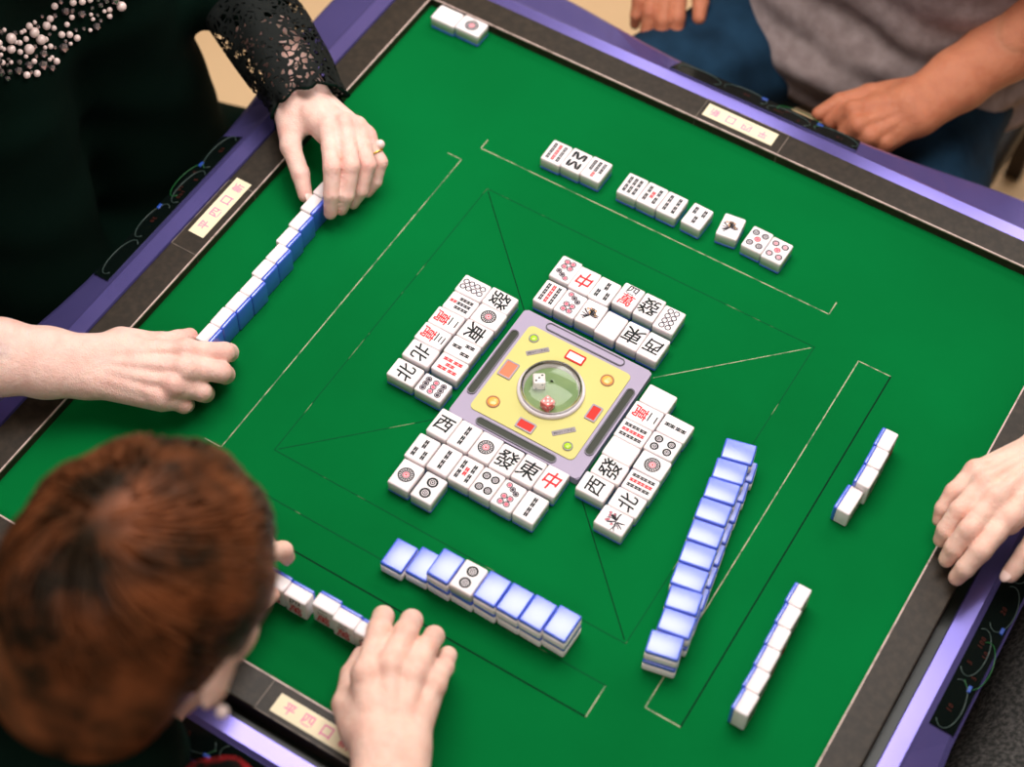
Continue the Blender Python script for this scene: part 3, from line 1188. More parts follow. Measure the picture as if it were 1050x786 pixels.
NAME = {'blank': 'blank white', 'dot1': 'one-circle', 'dot2': 'two-circle', 'dot4': 'four-circle', 'dot5': 'five-circle', 'dot5p': 'five-circle', 'dot7': 'seven-circle',
        'dot8': 'eight-circle', 'dot9': 'nine-circle', 'bam2': 'two-bamboo', 'bam3': 'three-bamboo', 'bam4': 'four-bamboo', 'bam5': 'five-bamboo', 'bam5r': 'all-red five-bamboo',
        'bam6': 'six-bamboo', 'bam7': 'seven-bamboo', 'bam8': 'eight-bamboo', 'bam9': 'nine-bamboo', 'man2': 'two-stroke red character', 'man3': 'three-stroke red character',
        'man4': 'black and red character', 'east': 'east wind', 'north': 'north wind', 'west': 'west wind', 'green': 'black dragon character', 'center': 'red dragon character',
        'flower': 'pink flower picture', 'flower_o': 'orange flower picture'}
ROWS = {
    'W1': ("outer discards on the black dress side", [('dot8', -.1484, .0717, -90), ('bam7', -.1476, .0440, 90), ('man2', -.1500, .0168, -90), ('man3', -.1508, -.0104, -90), ('north', -.1495, -.0377, -90), ('north', -.1496, -.0690, 90)]),
    'W0': ("discards touching the console on the black dress side", [('green', -.1122, .0731, -90), ('dot1', -.1112, .0459, 90), ('east', -.1122, .0187, -90), ('bam3', -.1125, -.0085, 90), ('bam5r', -.1115, -.0358, 90), ('dot9', -.1120, -.0700, 0 + 90)]),
    'N1': ("outer discards on the grey shirt side", [('dot7', -.0709, .1528, 180), ('center', -.0440, .1505, 180), ('bam3', -.0169, .1500, 0), ('man4', .0108, .1572, 0), ('green', .0388, .1570, 180), ('dot8', .0665, .1536, 0)]),
    'N0': ("discards touching the console on the grey shirt side", [('bam9', -.0684, .1120, 0), ('dot7', -.0410, .1126, 0), ('flower_o', -.0136, .1132, 0), ('blank', .0142, .1108, 0), ('east', .0423, .1112, 180), ('west', .0696, .1105, 180)]),
    'S0': ("discards touching the console on the brown-haired player's side", [('west', -.0753, -.1045, 0), ('bam2', -.0480, -.1055, 0), ('dot1', -.0204, -.1058, 0), ('green', .0070, -.1070, 0), ('east', .0346, -.1056, 0), ('center', .0622, -.1045, 0)]),
    'S1': ("middle discards on the brown-haired player's side", [('bam3', -.0780, -.1445, 0), ('bam2', -.0500, -.1432, 0), ('bam5', -.0224, -.1436, 0), ('dot4', .0050, -.1440, 0), ('dot7', .0325, -.1450, 0), ('bam2', .0602, -.1445, 0)]),
    'S2': ("outermost discards on the brown-haired player's side", [('dot1', -.0749, -.1816, 0), ('dot2', -.0452, -.1822, 0)]),
    'E0': ("discards touching the console on the resting hand side", [('blank', .1087, .0512, 90), ('man2', .1066, .0238, -90), ('bam9', .1066, -.0034, 90), ('blank', .1072, -.0306, 90), ('green', .1085, -.0578, 90), ('west', .1056, -.0853, 90)]),
    'E1': ("outer discards on the resting hand side", [('bam2', .1434, .0267, 90), ('dot4', .1428, -.0008, 90), ('dot1', .1450, -.0287, 90), ('bam9', .1460, -.0565, 90), ('north', .1450, -.0840, 90), ('flower', .1434, -.1112, 0 + 90)]),
    'F': ("face-up tiles laid out before the grey shirt", [('bam9', -.1722, .3030, 0), ('bam8', -.1448, .3048, 0), ('bam7', -.1176, .3060, 180), ('bam6', -.0672, .3064, 0), ('bam5', -.0398, .3066, 0), ('bam4', -.0124, .3064, 0),
                                                       ('bam3', .0214, .3067, 180), ('flower_o', .0629, .3145, 0), ('dot5', .0988, .3135, 0), ('dot5p', .1262, .3112, 0)]),
}
DUP = {('W1', 4): 'north wind tile beside the three-stroke character, ', ('W1', 5): 'north wind tile beside the nine-circle tile, ', ('S1', 1): 'two-bamboo tile beside the three-bamboo tile, ',
       ('S1', 5): 'two-bamboo tile beside the seven-circle tile, ', ('E0', 0): 'blank white tile at the console corner, ', ('E0', 3): 'blank white tile beside the black dragon, ',
       ('F', 8): 'grey five-circle tile beside the flower tile, ', ('F', 9): 'pinkish end five-circle tile, '}
for rk, (desc, lst) in ROWS.items():
    for i, (code, x, y, a) in enumerate(lst):
        if (rk, i) in DUP:
            lab = DUP[(rk, i)] + desc
        else:
            lab = NAME[code] + ' tile among ' + desc
        jit = random.uniform(-0.9, 0.9)
        if rk == 'F' and i >= 6:
            jit = (-2, 7, -1, -1)[i - 6]
        tile(x, y, 0.0, a + jit, code, 'up', lab, desc)

# two face-up tiles near the far corner
tile(-.3752, .4308, 0, 90, 'dot1', 'up', 'one-circle tile lying alone with a blank one at the far rail corner', 'tiles at the far corner')
tile(-.4116, .4290, 0, 90, 'blank', 'up', 'blank white tile beside a one-circle tile at the far rail corner', 'tiles at the far corner')

# the brown-haired player's wall
NWT = [(-.0268, -.2677, 1, 0), (.0008, -.2625, 1, 0), (.0270, -.2612, 2, 0), (.0545, -.2600, 2, 0), (.0820, -.2580, 2, 0), (.1092, -.2575, 2, 0), (.1360, -.2566, 2, 0), (.1632, -.2540, 2, 0)]
ORD = ['first', 'second', 'third', 'fourth', 'fifth', 'sixth', 'seventh', 'eighth', 'ninth', 'tenth', 'eleventh', 'twelfth']
gw = "wall tiles before the brown-haired player"
for i, (x, y, n, a) in enumerate(NWT):
    if n == 1:
        tile(x, y, 0, 1.0, 'blank', 'down', ('end tile of the single-layer pair' if i == 0 else 'inner tile of the single-layer pair') + ", blue back up, wall by the bent hand", gw)
    else:
        jx, jy = random.uniform(-.0006, .0012), random.uniform(-.003, 0.0)
        if i == 3:
            jy = -.001
        tile(x + jx + .0004, y + jy + .002, 0, -1.5, 'blank', 'down', ORD[i] + " bottom-layer tile from the single-layer end, wall by the bent hand", gw)
        if i == 3:
            tile(x, y, TH + .0001, 0.5, 'dot2', 'up', 'two-circle tile lying face up among blue backs on the wall top', gw)
        else:
            tile(x, y, TH + .0001, -0.5, 'blank', 'down', ORD[i] + " blue-backed top tile from the single-layer end, wall by the bent hand", gw)

# the second wall, ten stacks long
RW = [(.2042, .0345), (.2069, .0061), (.2105, -.0205), (.2140, -.0222), (.2190, -.0502), (.2250, -.0780), (.2303, -.1060), (.2353, -.1324), (.2439, -.1576), (.2502, -.1842), (.2500, -.2115)]
RWT = [(.2205, .0255), (.2240, -.0020), (.2280, -.0285), (.2322, -.0560), (.2378, -.0838), (.2430, -.1112), (.2482, -.1388), (.2555, -.1650), (.2618, -.1920), (.2632, -.2200)]
gw = "wall tiles on the resting hand side"
for i, (x, y) in enumerate(RWT):
    a = 90 + 12 + random.uniform(-2, 2)
    dx, dy = ((.0075, -.0070) if i < 7 else (.003, -.0050) if i == 7 else (.0005, -.002))
    sup = (dx * 0.95, dy)
    tile(x + sup[0], y + sup[1], 0, a, 'blank', 'down', ORD[i] + " bottom-layer tile counted from the flower-laden far end, slanting ten-stack wall".replace('flower-laden ', ''), gw)
    tile(x, y, TH + .0001, a + random.uniform(-1, 1), 'blank', 'down', ORD[i] + " blue-backed top tile counted from the far end, slanting ten-stack wall", gw)

# standing racks
gA = 'short standing row by the resting hand'
for i, (x, y, a) in enumerate([(.3490, .1278, 90), (.3502, .1006, 90), (.3508, .0730, 90)]):
    tile(x, y, 0, a + random.uniform(-1, 1), ('man3', 'dot4', 'bam6')[i], 'stand', ORD[i] + ' upright tile from the far end of the short standing row by the resting hand', gA)
tile(.3465, .0420, 0, 88, 'bam4', 'side', 'tile resting on its long edge at the end of the short standing row', gA)
gB = 'six standing tiles near the rail corner'
for i in range(6):
    tile(.3526 + .0016 * i, -.0955 - .0270 * i, 0, 90 + random.uniform(-1.2, 1.2), ('bam2', 'dot8', 'man2', 'bam9', 'dot4', 'east')[i], 'stand',
         ORD[i] + ' upright tile from the far end of the six-tile standing row', gB)
gL = 'standing tiles between the black dress player\'s hands'
LY = [.1210, .0936, .0658, .0375, .0097, -.0172, -.0443, -.0716, -.0984, -.1252, -.1520]
LX = [-.3625, -.3602, -.3588, -.3561, -.3541, -.3518, -.3500, -.3490, -.3478, -.3490, -.3490]
for i in range(11):
    lx = LX[i] + (0.0022 if i == 7 or i == 5 else 0)
    tile(lx - .00975, LY[i], 0, -90 + random.uniform(-1.0, 1.0) - 1.5, ('dot1', 'bam4', 'man2', 'dot5', 'bam8', 'east', 'dot7', 'bam6', 'man3', 'green', 'dot2')[i], 'stand',
         ORD[i] + ' upright tile from the ringed hand in the long blue-backed row', gL)
gN = 'standing tiles in the brown-haired player\'s hands'
NX = [(-.1930, -.3530), (-.1660, -.3530), (-.1390, -.3536), (-.1122, -.3546), (-.0845, -.3556), (-.0536, -.3500), (-.0268, -.3526), (.0002, -.3532), (.0272, -.3526), (.0542, -.3522)]
for i, (x, y) in enumerate(NX):
    tile(x, y - .00975, 0, random.uniform(-1.0, 1.0), ('man6', 'man2', 'man3', 'man6', 'man4', 'man2', 'man3', 'man6', 'dot5', 'dot7')[i], 'stand',
         ORD[i] + " upright tile from the hidden end of the brown-haired player's own row", gN)


# ------------------------------------------------------------------ hands
def unit(v):
    v = np.asarray(v, float)
    return v / (np.linalg.norm(v) + 1e-12)


class Hand:
    """fingers: dict of joint lists (knuckle, middle joint, end joint, tip); arm: wrist first, then towards the elbow"""

    def __init__(s, h, arm_r=(0.026, 0.031, 0.036, 0.041), scale=1.0, web=0.52, tendon=1.0):
        s.web = web
        s.td = tendon
        s.h = {k: [np.array(p, float) for p in v] for k, v in h.items()}
        s.sc = scale
        s.arm_r = arm_r
        H = s.h
        s.wr = H['arm'][0]
        s.side = unit(H['index'][0] - H['little'][0])
        fwd = unit(H['middle'][0] - s.wr)
        n = np.cross(s.side, fwd)
        if n @ (H['middle'][0] - H['middle'][2]) < 0:
            n = -n
        s.n = unit(n)
        s.wside = unit(s.side - (s.side @ unit(H['arm'][1] - s.wr)) * unit(H['arm'][1] - s.wr))

    def sdf(s, P):
        H, sc = s.h, s.sc
        FR = {'index': 1.0, 'middle': 1.03, 'ring': 0.96, 'little': 0.84}
        palm = None
        # metacarpals from the wrist fan out to the knuckles
        off = {'index': 0.013, 'middle': 0.004, 'ring': -0.005, 'little': -0.013}
        for k in ('index', 'middle', 'ring', 'little'):
            a = s.wr + s.wside * off[k] * sc + s.n * 0.001
            b = H[k][0] - s.n * 0.002
            d = cone(P, a, b, 0.0145 * sc, 0.0112 * sc * FR[k])
            palm = d if palm is None else smin(palm, d, 0.006 * sc)
            d = cone(P, a - s.n * 0.008 * sc, b - s.n * 0.009 * sc, 0.0125 * sc, 0.0105 * sc)
            palm = smin(palm, d, 0.009 * sc)
        # thumb mound
        T = H['thumb']
        palm = smin(palm, cone(P, T[0], T[1], 0.0165 * sc, 0.0125 * sc), 0.012 * sc)
        palm = smin(palm, cone(P, s.wr + s.wside * 0.008 * sc, T[0], 0.016 * sc, 0.0165 * sc), 0.014 * sc)
        web = 0.5 * (T[1] + T[0])
        palm = smin(palm, cone(P, web, 0.55 * H['index'][0] + 0.45 * s.wr - s.n * 0.006 * sc, 0.0095 * sc, 0.0105 * sc), 0.014 * sc)
        # forearm: two cones side by side make the oval wrist
        A = H['arm']
        for i in range(len(A) - 1):
            ra, rb = s.arm_r[i] * sc, s.arm_r[i + 1] * sc
            o0 = 0.010 * sc if i == 0 else 0.008 * sc
            for sg in (-1, 1):
                d = cone(P, A[i] + sg * s.wside * o0, A[i + 1] + sg * s.wside * 0.008 * sc, ra * 0.74, rb * 0.80)
                palm = smin(palm, d, 0.012 * sc)
        # knuckles
        for k in ('index', 'middle', 'ring', 'little'):
            c = H[k][0] + s.n * 0.0022 * sc
            palm = smin(palm, np.sqrt(((P - c.astype(np.float32)) ** 2).sum(1)) - 0.0098 * sc * FR[k], 0.006 * sc)
        fingers = None
        for k in ('index', 'middle', 'ring', 'little', 'thumb'):
            J = H[k]
            q = FR.get(k, 1.12) * sc
            if k == 'thumb':
                r = [0.0122 * sc, 0.0118 * sc, 0.0110 * sc, 0.0088 * sc]
                st = 1
                ch = cone(P, J[1], J[2], r[1], r[2])
                ch = smin(ch, cone(P, J[2], J[3], r[2] * 1.0, r[3]), 0.003 * sc)
                mid = J[2]
            else:
                r = [0.0108 * q, 0.0105 * q, 0.0095 * q, 0.0081 * q]
                ch = cone(P, J[0], 0.5 * (J[0] + J[1]), r[0], r[1] * 0.94)
                ch = smin(ch, cone(P, 0.5 * (J[0] + J[1]), J[1], r[1] * 0.94, r[1] * 1.03), 0.003 * sc)
                ch = smin(ch, cone(P, J[1], J[2], r[1], r[2]), 0.0025 * sc)
                ch = smin(ch, cone(P, J[2], J[3], r[2], r[3]), 0.0025 * sc)
                mid = J[1]
            # dorsal wrinkles over the middle joint
            u = unit(J[2] - J[0])
            for tt in (-0.0022, 0.0, 0.0022):
                pl = np.abs((P - (mid + u * tt * sc).astype(np.float32)) @ u.astype(np.float32))
                near = np.sqrt(((P - mid.astype(np.float32)) ** 2).sum(1))
                ch = ch + 0.00035 * sc * np.exp(-(pl / 0.0006) ** 2) * np.exp(-(near / (0.015 * sc)) ** 4)
            fingers = ch if fingers is None else smin(fingers, ch, 0.0010 * sc)
        for a_, b_ in (('index', 'middle'), ('middle', 'ring'), ('ring', 'little')):
            m0 = 0.5 * (H[a_][0] + H[b_][0]) - s.n * 0.002 * sc
            m1 = 0.5 * (H[a_][0] * (1 - s.web) + H[a_][1] * s.web + H[b_][0] * (1 - s.web) + H[b_][1] * s.web) - s.n * 0.0025 * sc
            palm = smin(palm, cone(P, m0, m1, 0.0092 * sc, 0.0066 * sc), 0.005 * sc)
        d = smin(palm, fingers, 0.0055 * sc)
        # tendons and veins on the back of the hand
        for k in ('index', 'middle', 'ring', 'little'):
            a = s.wr + s.wside * off[k] * sc * 0.7 + s.n * (0.0115 + 0.001 * s.td) * sc
            b = H[k][0] + s.n * (0.006 + 0.0015 * s.td) * sc
            d = smin(d, cone(P, a, b, 0.0016 * sc, 0.0026 * sc), 0.006 * sc)
        return d

    def bounds(s):
        A = np.concatenate([np.array(v) for v in s.h.values()])
        return A.min(0) - 0.05, A.max(0) + 0.05

    def mesh(s, h=0.0016, clip_floor=None):
        lo, hi = s.bounds()
        return surface_net(s.sdf, lo, hi, h)

    def flush(s, V):
        f = np.zeros(len(V))
        for k in ('index', 'middle', 'ring', 'little', 'thumb'):
            J = s.h[k]
            for j, am, rr in ((0, 0.30, 0.011), (1, 0.42, 0.010), (2, 0.22, 0.008), (3, 0.34, 0.010)):
                d = np.linalg.norm(V - J[j], axis=1)
                f += am * np.exp(-(d / rr) ** 2)
        # creases between neighbouring fingers look redder
        return np.clip(f, 0, 0.6)

    def nails(s, which, parent, m):
        for k in which:
            J = s.h[k]
            ax = unit(J[3] - J[2])
            side = s.side if k != 'thumb' else unit(np.cross(ax, s.n))
            side = unit(side - (side @ ax) * ax)
            up = unit(np.cross(ax, side))
            ref = s.n if k == 'thumb' else (J[2] - J[3]) * 0 + (unit(J[1] - J[2]) * 0.3 + s.n)
            if up @ ref < 0:
                up = -up
            r = {'thumb': 0.0088, 'little': 0.0062}.get(k, 0.0074) * s.sc
            c = J[3] + ax * r * 0.35 + up * r * 0.72
            bm = bmesh.new()
            bmesh.ops.create_uvsphere(bm, u_segments=16, v_segments=10, radius=1)
            for v in bm.verts:
                p = c + side * v.co.x * r * 0.66 + ax * v.co.y * r * 0.85 + up * v.co.z * r * 0.30
                v.co = Vector(p)
            obj('fingernail', mesh_from_bm('fingernail', bm, m), parent)


HAND_A = Hand(dict(
    arm=[(-0.4629, 0.1837, 0.062), (-0.512, 0.215, 0.07), (-0.5763, 0.244, 0.078), (-0.6657, 0.2704, 0.085)],
    index=[(-0.396, 0.1411, 0.08), (-0.3608, 0.098, 0.074), (-0.3503, 0.0795, 0.05), (-0.3480, 0.0712, 0.026)],
    middle=[(-0.3827, 0.1566, 0.082), (-0.3453, 0.1149, 0.07), (-0.3383, 0.0921, 0.044), (-0.3417, 0.0849, 0.024)],
    ring=[(-0.3697, 0.1658, 0.076), (-0.3359, 0.135, 0.058), (-0.3331, 0.1144, 0.034), (-0.3392, 0.1051, 0.016)],
    little=[(-0.3575, 0.1677, 0.066), (-0.332, 0.1554, 0.046), (-0.3301, 0.1406, 0.026), (-0.3348, 0.1298, 0.014)],
    thumb=[(-0.4589, 0.1509, 0.058), (-0.4334, 0.114, 0.052), (-0.4032, 0.0904, 0.044), (-0.3868, 0.0753, 0.03)]))
HAND_B = Hand(dict(
    arm=[(-0.4331, -0.2715, 0.058), (-0.4681, -0.2907, 0.062), (-0.5128, -0.3164, 0.07), (-0.5754, -0.3519, 0.08)],
    index=[(-0.3501, -0.1998, 0.066), (-0.3211, -0.1715, 0.050), (-0.3286, -0.1562, 0.026), (-0.3385, -0.1500, 0.013)],
    middle=[(-0.3349, -0.2201, 0.066), (-0.3101, -0.1929, 0.047), (-0.3156, -0.1817, 0.024), (-0.3309, -0.1800, 0.012)],
    ring=[(-0.3374, -0.2409, 0.060), (-0.3160, -0.2217, 0.040), (-0.3204, -0.2125, 0.021), (-0.3362, -0.2125, 0.012)],
    little=[(-0.3445, -0.2578, 0.051), (-0.3264, -0.2417, 0.031), (-0.3312, -0.2336, 0.017), (-0.3461, -0.235, 0.012)],
    thumb=[(-0.4195, -0.2277, 0.055), (-0.3906, -0.1993, 0.046), (-0.3810, -0.1782, 0.036), (-0.3797, -0.1618, 0.026)]),
    arm_r=(0.029, 0.034, 0.038, 0.042), scale=1.1)
HAND_C = Hand(dict(
    arm=[(0.1011, -0.4714, 0.075), (0.1312, -0.5233, 0.075), (0.1622, -0.5825, 0.08), (0.1865, -0.6338, 0.09)],
    index=[(0.0397, -0.4239, 0.088), (0.0217, -0.3739, 0.078), (0.0097, -0.3505, 0.054), (0.0065, -0.347, 0.036)],
    middle=[(0.0557, -0.4053, 0.09), (0.046, -0.3636, 0.08), (0.0368, -0.3399, 0.056), (0.031, -0.3357, 0.034)],
    ring=[(0.0778, -0.3979, 0.084), (0.0709, -0.3633, 0.074), (0.0636, -0.3401, 0.05), (0.0562, -0.3382, 0.03)],
    little=[(0.0981, -0.3932, 0.072), (0.093, -0.3677, 0.06), (0.0841, -0.347, 0.04), (0.0777, -0.3444, 0.024)],
    thumb=[(0.0633, -0.4659, 0.064), (0.0334, -0.4493, 0.056), (0.0145, -0.4133, 0.036), (0.0051, -0.3850, 0.02)]), arm_r=(0.030, 0.033, 0.037, 0.042), scale=1.15, web=0.66, tendon=-0.5)
HAND_D = Hand(dict(
    arm=[(0.5128, 0.1755, 0.085), (0.5383, 0.2416, 0.09), (0.5715, 0.3218, 0.1), (0.5937, 0.3957, 0.12)],
    index=[(0.5037, 0.0779, 0.08), (0.4931, 0.0343, 0.066), (0.4872, 0.0179, 0.048), (0.4836, 0.0123, 0.032)],
    middle=[(0.4825, 0.0894, 0.084), (0.4732, 0.0477, 0.07), (0.468, 0.0331, 0.05), (0.4661, 0.0259, 0.034)],
    ring=[(0.4645, 0.1033, 0.08), (0.4551, 0.0666, 0.066), (0.4516, 0.0489, 0.048), (0.4514, 0.0442, 0.034)],
    little=[(0.4496, 0.1181, 0.07), (0.4403, 0.0896, 0.058), (0.4382, 0.074, 0.044), (0.4399, 0.0663, 0.032)],
    thumb=[(0.5319, 0.1274, 0.07), (0.538, 0.0923, 0.06), (0.5353, 0.0683, 0.046), (0.5295, 0.0478, 0.03)]), scale=1.08)
HAND_E = Hand(dict(
    arm=[(-0.1343, -0.4809, 0.075), (-0.1205, -0.5366, 0.08), (-0.1107, -0.6065, 0.09), (-0.1012, -0.6731, 0.1)],
    index=[(-0.1341, -0.4103, 0.085), (-0.1264, -0.3655, 0.08), (-0.1186, -0.343, 0.056), (-0.1166, -0.3413, 0.042)],
    middle=[(-0.1518, -0.4078, 0.084), (-0.1528, -0.358, 0.078), (-0.1460, -0.3405, 0.055), (-0.1424, -0.3378, 0.038)],
    ring=[(-0.1685, -0.4078, 0.078), (-0.1774, -0.3545, 0.07), (-0.1716, -0.3373, 0.05), (-0.1700, -0.3339, 0.032)],
    little=[(-0.1820, -0.4111, 0.07), (-0.1953, -0.3658, 0.06), (-0.1939, -0.3472, 0.044), (-0.1913, -0.3431, 0.03)],
    thumb=[(-0.1215, -0.4526, 0.062), (-0.1130, -0.4245, 0.056), (-0.1107, -0.3937, 0.04), (-0.1100, -0.3796, 0.028)]), scale=1.05)
HAND_F = Hand(dict(
    arm=[(0.1567, 0.6713, -0.048), (0.1862, 0.7349, -0.033), (0.2189, 0.8003, -0.01), (0.2566, 0.8484, 0.03)],
    index=[(0.0880, 0.6327, -0.055), (0.0636, 0.6264, -0.083), (0.0701, 0.6452, -0.105), (0.0869, 0.6551, -0.112)],
    middle=[(0.1042, 0.6157, -0.058), (0.0890, 0.6060, -0.088), (0.0952, 0.6264, -0.112), (0.1075, 0.6414, -0.118)],
    ring=[(0.1240, 0.6122, -0.064), (0.1166, 0.6003, -0.092), (0.1223, 0.6183, -0.114), (0.1314, 0.6341, -0.12)],
    little=[(0.1428, 0.6200, -0.072), (0.1386, 0.6065, -0.096), (0.1441, 0.6203, -0.112), (0.1514, 0.636, -0.12)],
    thumb=[(0.1299, 0.6906, -0.055), (0.093, 0.6747, -0.06), (0.0647, 0.6468, -0.066), (0.0466, 0.6237, -0.078)]),
    arm_r=(0.029, 0.035, 0.041, 0.044), scale=1.15, web=0.6, tendon=0.0)


def relaxed_hand(wrist, elbow, fwd, side, n, sc=1.0, curl=0.35):
    """palm down hand; side points from little finger to index, n is the back of the hand"""
    wrist, elbow = np.array(wrist, float), np.array(elbow, float)
    f, s_, n = unit(fwd), unit(side), unit(n)
    J = {'arm': [wrist, wrist + (elbow - wrist) * 0.3, wrist + (elbow - wrist) * 0.65, elbow]}
    for k, o, L, ln in (('index', 0.026, 0.088, 1.0), ('middle', 0.008, 0.091, 1.08), ('ring', -0.011, 0.086, 1.0), ('little', -0.028, 0.078, 0.8)):
        m = wrist + f * L + s_ * o
        d = f
        pts = [m]
        a = curl
        for seg in (0.043, 0.026, 0.018):
            d = unit(f * math.cos(a) - n * math.sin(a) + s_ * o * 1.5)
            m = m + d * seg * ln
            pts.append(m)
            a += curl * 1.3
        J[k] = pts
    t0 = wrist + f * 0.022 + s_ * 0.026 - n * 0.006
    t1 = wrist + f * 0.058 + s_ * 0.046 - n * 0.014
    t2 = t1 + unit(f * 0.85 + s_ * 0.25) * 0.034 - n * 0.004
    t3 = t2 + unit(f * 0.95 + s_ * 0.05) * 0.026 - n * 0.004
    J['thumb'] = [t0, t1, t2, t3]
    return Hand({k: [tuple(p) for p in v] for k, v in J.items()}, scale=sc)


# ------------------------------------------------------------------ people
def head_axes(fwd, up):
    f = unit(fwd)
    u = unit(np.array(up, float) - (np.array(up) @ f) * f)
    r = np.cross(f, u)        # person's right-hand side
    return r, f, u


def head_sdf(P, c, fwd, up, s=1.0):
    r, f, u = head_axes(fwd, up)
    c = np.array(c, float)
    ax = np.stack([r, f, u])
    at = lambda x, y, z: c + s * (r * x + f * y + u * z)
    d = ellipsoid(P, at(0, -0.008, 0.025), ax, np.array([0.074, 0.093, 0.088]) * s)
    d = smin(d, ellipsoid(P, at(0, 0.028, -0.035), ax, np.array([0.060, 0.062, 0.075]) * s), 0.03 * s)
    d = smin(d, ellipsoid(P, at(0, 0.058, -0.085), ax, np.array([0.030, 0.026, 0.022]) * s), 0.03 * s)
    d = smin(d, cone(P, at(0, 0.088, 0.0), at(0, 0.104, -0.032), 0.007 * s, 0.0115 * s), 0.012 * s)
    for x in (-1, 1):
        d = smin(d, cone(P, at(0.012 * x, 0.088, 0.018), at(0.042 * x, 0.078, 0.018), 0.007 * s, 0.006 * s), 0.012 * s)
        d = smin(d, ellipsoid(P, at(0.040 * x, 0.060, -0.025), ax, np.array([0.022, 0.020, 0.020]) * s), 0.02 * s)
        e = ellipsoid(P, at(0.078 * x, -0.008, -0.012), ax, np.array([0.009, 0.018, 0.030]) * s)
        e = np.maximum(e, -ellipsoid(P, at(0.087 * x, -0.004, -0.008), ax, np.array([0.007, 0.010, 0.017]) * s))
        d = smin(d, e, 0.005 * s)
        # eye sockets
        d = -smin(-d, ellipsoid(P, at(0.030 * x, 0.096, 0.004), ax, np.array([0.014, 0.012, 0.008]) * s), 0.008 * s)
    d = smin(d, cone(P, at(-0.017, 0.088, -0.058), at(0.017, 0.088, -0.058), 0.0055 * s, 0.0055 * s), 0.004 * s)
    d = smin(d, cone(P, at(-0.013, 0.087, -0.067), at(0.013, 0.087, -0.067), 0.006 * s, 0.006 * s), 0.004 * s)
    return d


def chain(P, pts, rs, d=None, k=0.03):
    for i in range(len(pts) - 1):
        c = cone(P, pts[i], pts[i + 1], rs[i], rs[i + 1])
        d = c if d is None else smin(d, c, k)
    return d


def torso_sdf(P, B, infl=0.0, arms=True, legs=True, up_to_elbow=(1.0, 1.0)):
    """B: dict with hips, chest, neck, sh (two shoulders), el (two elbows), knees, ankles, side"""
    s = unit(B['side'])
    hips, chest, neck = (np.array(B[k], float) for k in ('hips', 'chest', 'neck'))
    w_ = B.get('w', 1.0)
    d = None
    for o in (-1, 1):
        d = chain(P, [hips + s * o * 0.085 * w_, 0.5 * (hips + chest) + s * o * 0.070 * w_, chest + s * o * 0.080 * w_],
                  [0.115 * w_ + infl, 0.105 * w_ + infl, 0.108 * w_ + infl], d, 0.06)
    for o, sh, el in zip((-1, 1), B['sh'], B['el']):
        sh, el = np.array(sh, float), np.array(el, float)
        d = smin(d, cone(P, neck - (neck - chest) * 0.25, sh, 0.055 + infl, 0.056 + infl), 0.05)
        d = smin(d, cone(P, chest + s * o * 0.07, sh, 0.09 + infl, 0.058 + infl), 0.05)
        if arms:
            d = smin(d, cone(P, sh, el, 0.052 + infl, 0.043 + infl), 0.03)
    if legs:
        for o, kn, an in zip((-1, 1), B['knee'], B['ankle']):
            d = smin(d, cone(P, hips + s * o * 0.09, kn, 0.088 + infl, 0.062 + infl), 0.04)
            d = smin(d, cone(P, kn, an, 0.060 + infl, 0.042 + infl), 0.02)
    return d


def bbox_of(B, pad=0.16):
    A = [B['hips'], B['chest'], B['neck']] + list(B['sh']) + list(B['el']) + list(B['knee']) + list(B['ankle'])
    if 'head' in B:
        A.append(B['head'])
    A = np.array(A, float)
    return A.min(0) - pad, A.max(0) + pad


def person(name, label, B, hands, skin, nails):
    """one continuous body (torso, limbs, head) with its finely meshed hands; returns the root"""
    hips = B['hips']
    root = empty(name, (hips[0], hips[1], FZ))
    tag(root, label, 'person')
    off = Vector((-hips[0], -hips[1], -FZ))

    def f(P):
        d = torso_sdf(P, B, -0.004)
        for el, h in zip(B['el'], hands):
            A = h.h['arm']
            d = smin(d, chain(P, [el, A[3], A[2]], [0.042, h.arm_r[3] * h.sc * 0.92, h.arm_r[2] * h.sc * 0.92]), 0.02)
        d = smin(d, cone(P, B['neck'], B['head'], 0.055, 0.05), 0.03)
        d = smin(d, head_sdf(P, B['head'], B['face'], B['up'], B.get('hs', 1.0)), 0.015)
        for an, fd in zip(B['ankle'], (B['face'], B['face'])):
            fd = unit(np.array([fd[0], fd[1], 0]))
            an = np.array(an)
            d = smin(d, cone(P, an, an + fd * 0.14 + np.array([0, 0, -0.03]), 0.036, 0.026), 0.03)
        return d
    lo, hi = bbox_of(B)
    lo[2] = FZ
    parts = [surface_net(f, lo, hi, 0.008)]
    for h in hands:
        parts.append(h.mesh())
    me = np_mesh('body', parts, skin, flush=lambda V: np.maximum.reduce([h.flush(V) for h in hands]))
    o = obj('body', me, root)
    o.location = off
    for h, ks in zip(hands, nails):
        # parts authored in world space: shift them by the root offset
        before = set(root.children)
        h.nails(ks, root, MT['nail'])
        for c in root.children:
            if c not in before:
                c.location = off
    r, f_, u = head_axes(B['face'], B['up'])
    for x in (-1, 1):
        bm = bmesh.new()
        bmesh.ops.create_uvsphere(bm, u_segments=16, v_segments=10, radius=0.0115)
        e = obj('eye', mesh_from_bm('eye', bm, MT['eye']), root)
        c = np.array(B['head']) + (r * 0.030 * x + f_ * 0.078 + u * 0.004) * B.get('hs', 1.0)
        e.location = Vector(c) + off
    return root, off


def garment(name, root, off, f, lo, hi, m, h=0.007, kind=None, sm=1):
    me = np_mesh(name, [surface_net(f, lo, hi, h)], m, smooth_iter=sm)
    o = obj(name, me, root)
    o.location = off
    return o


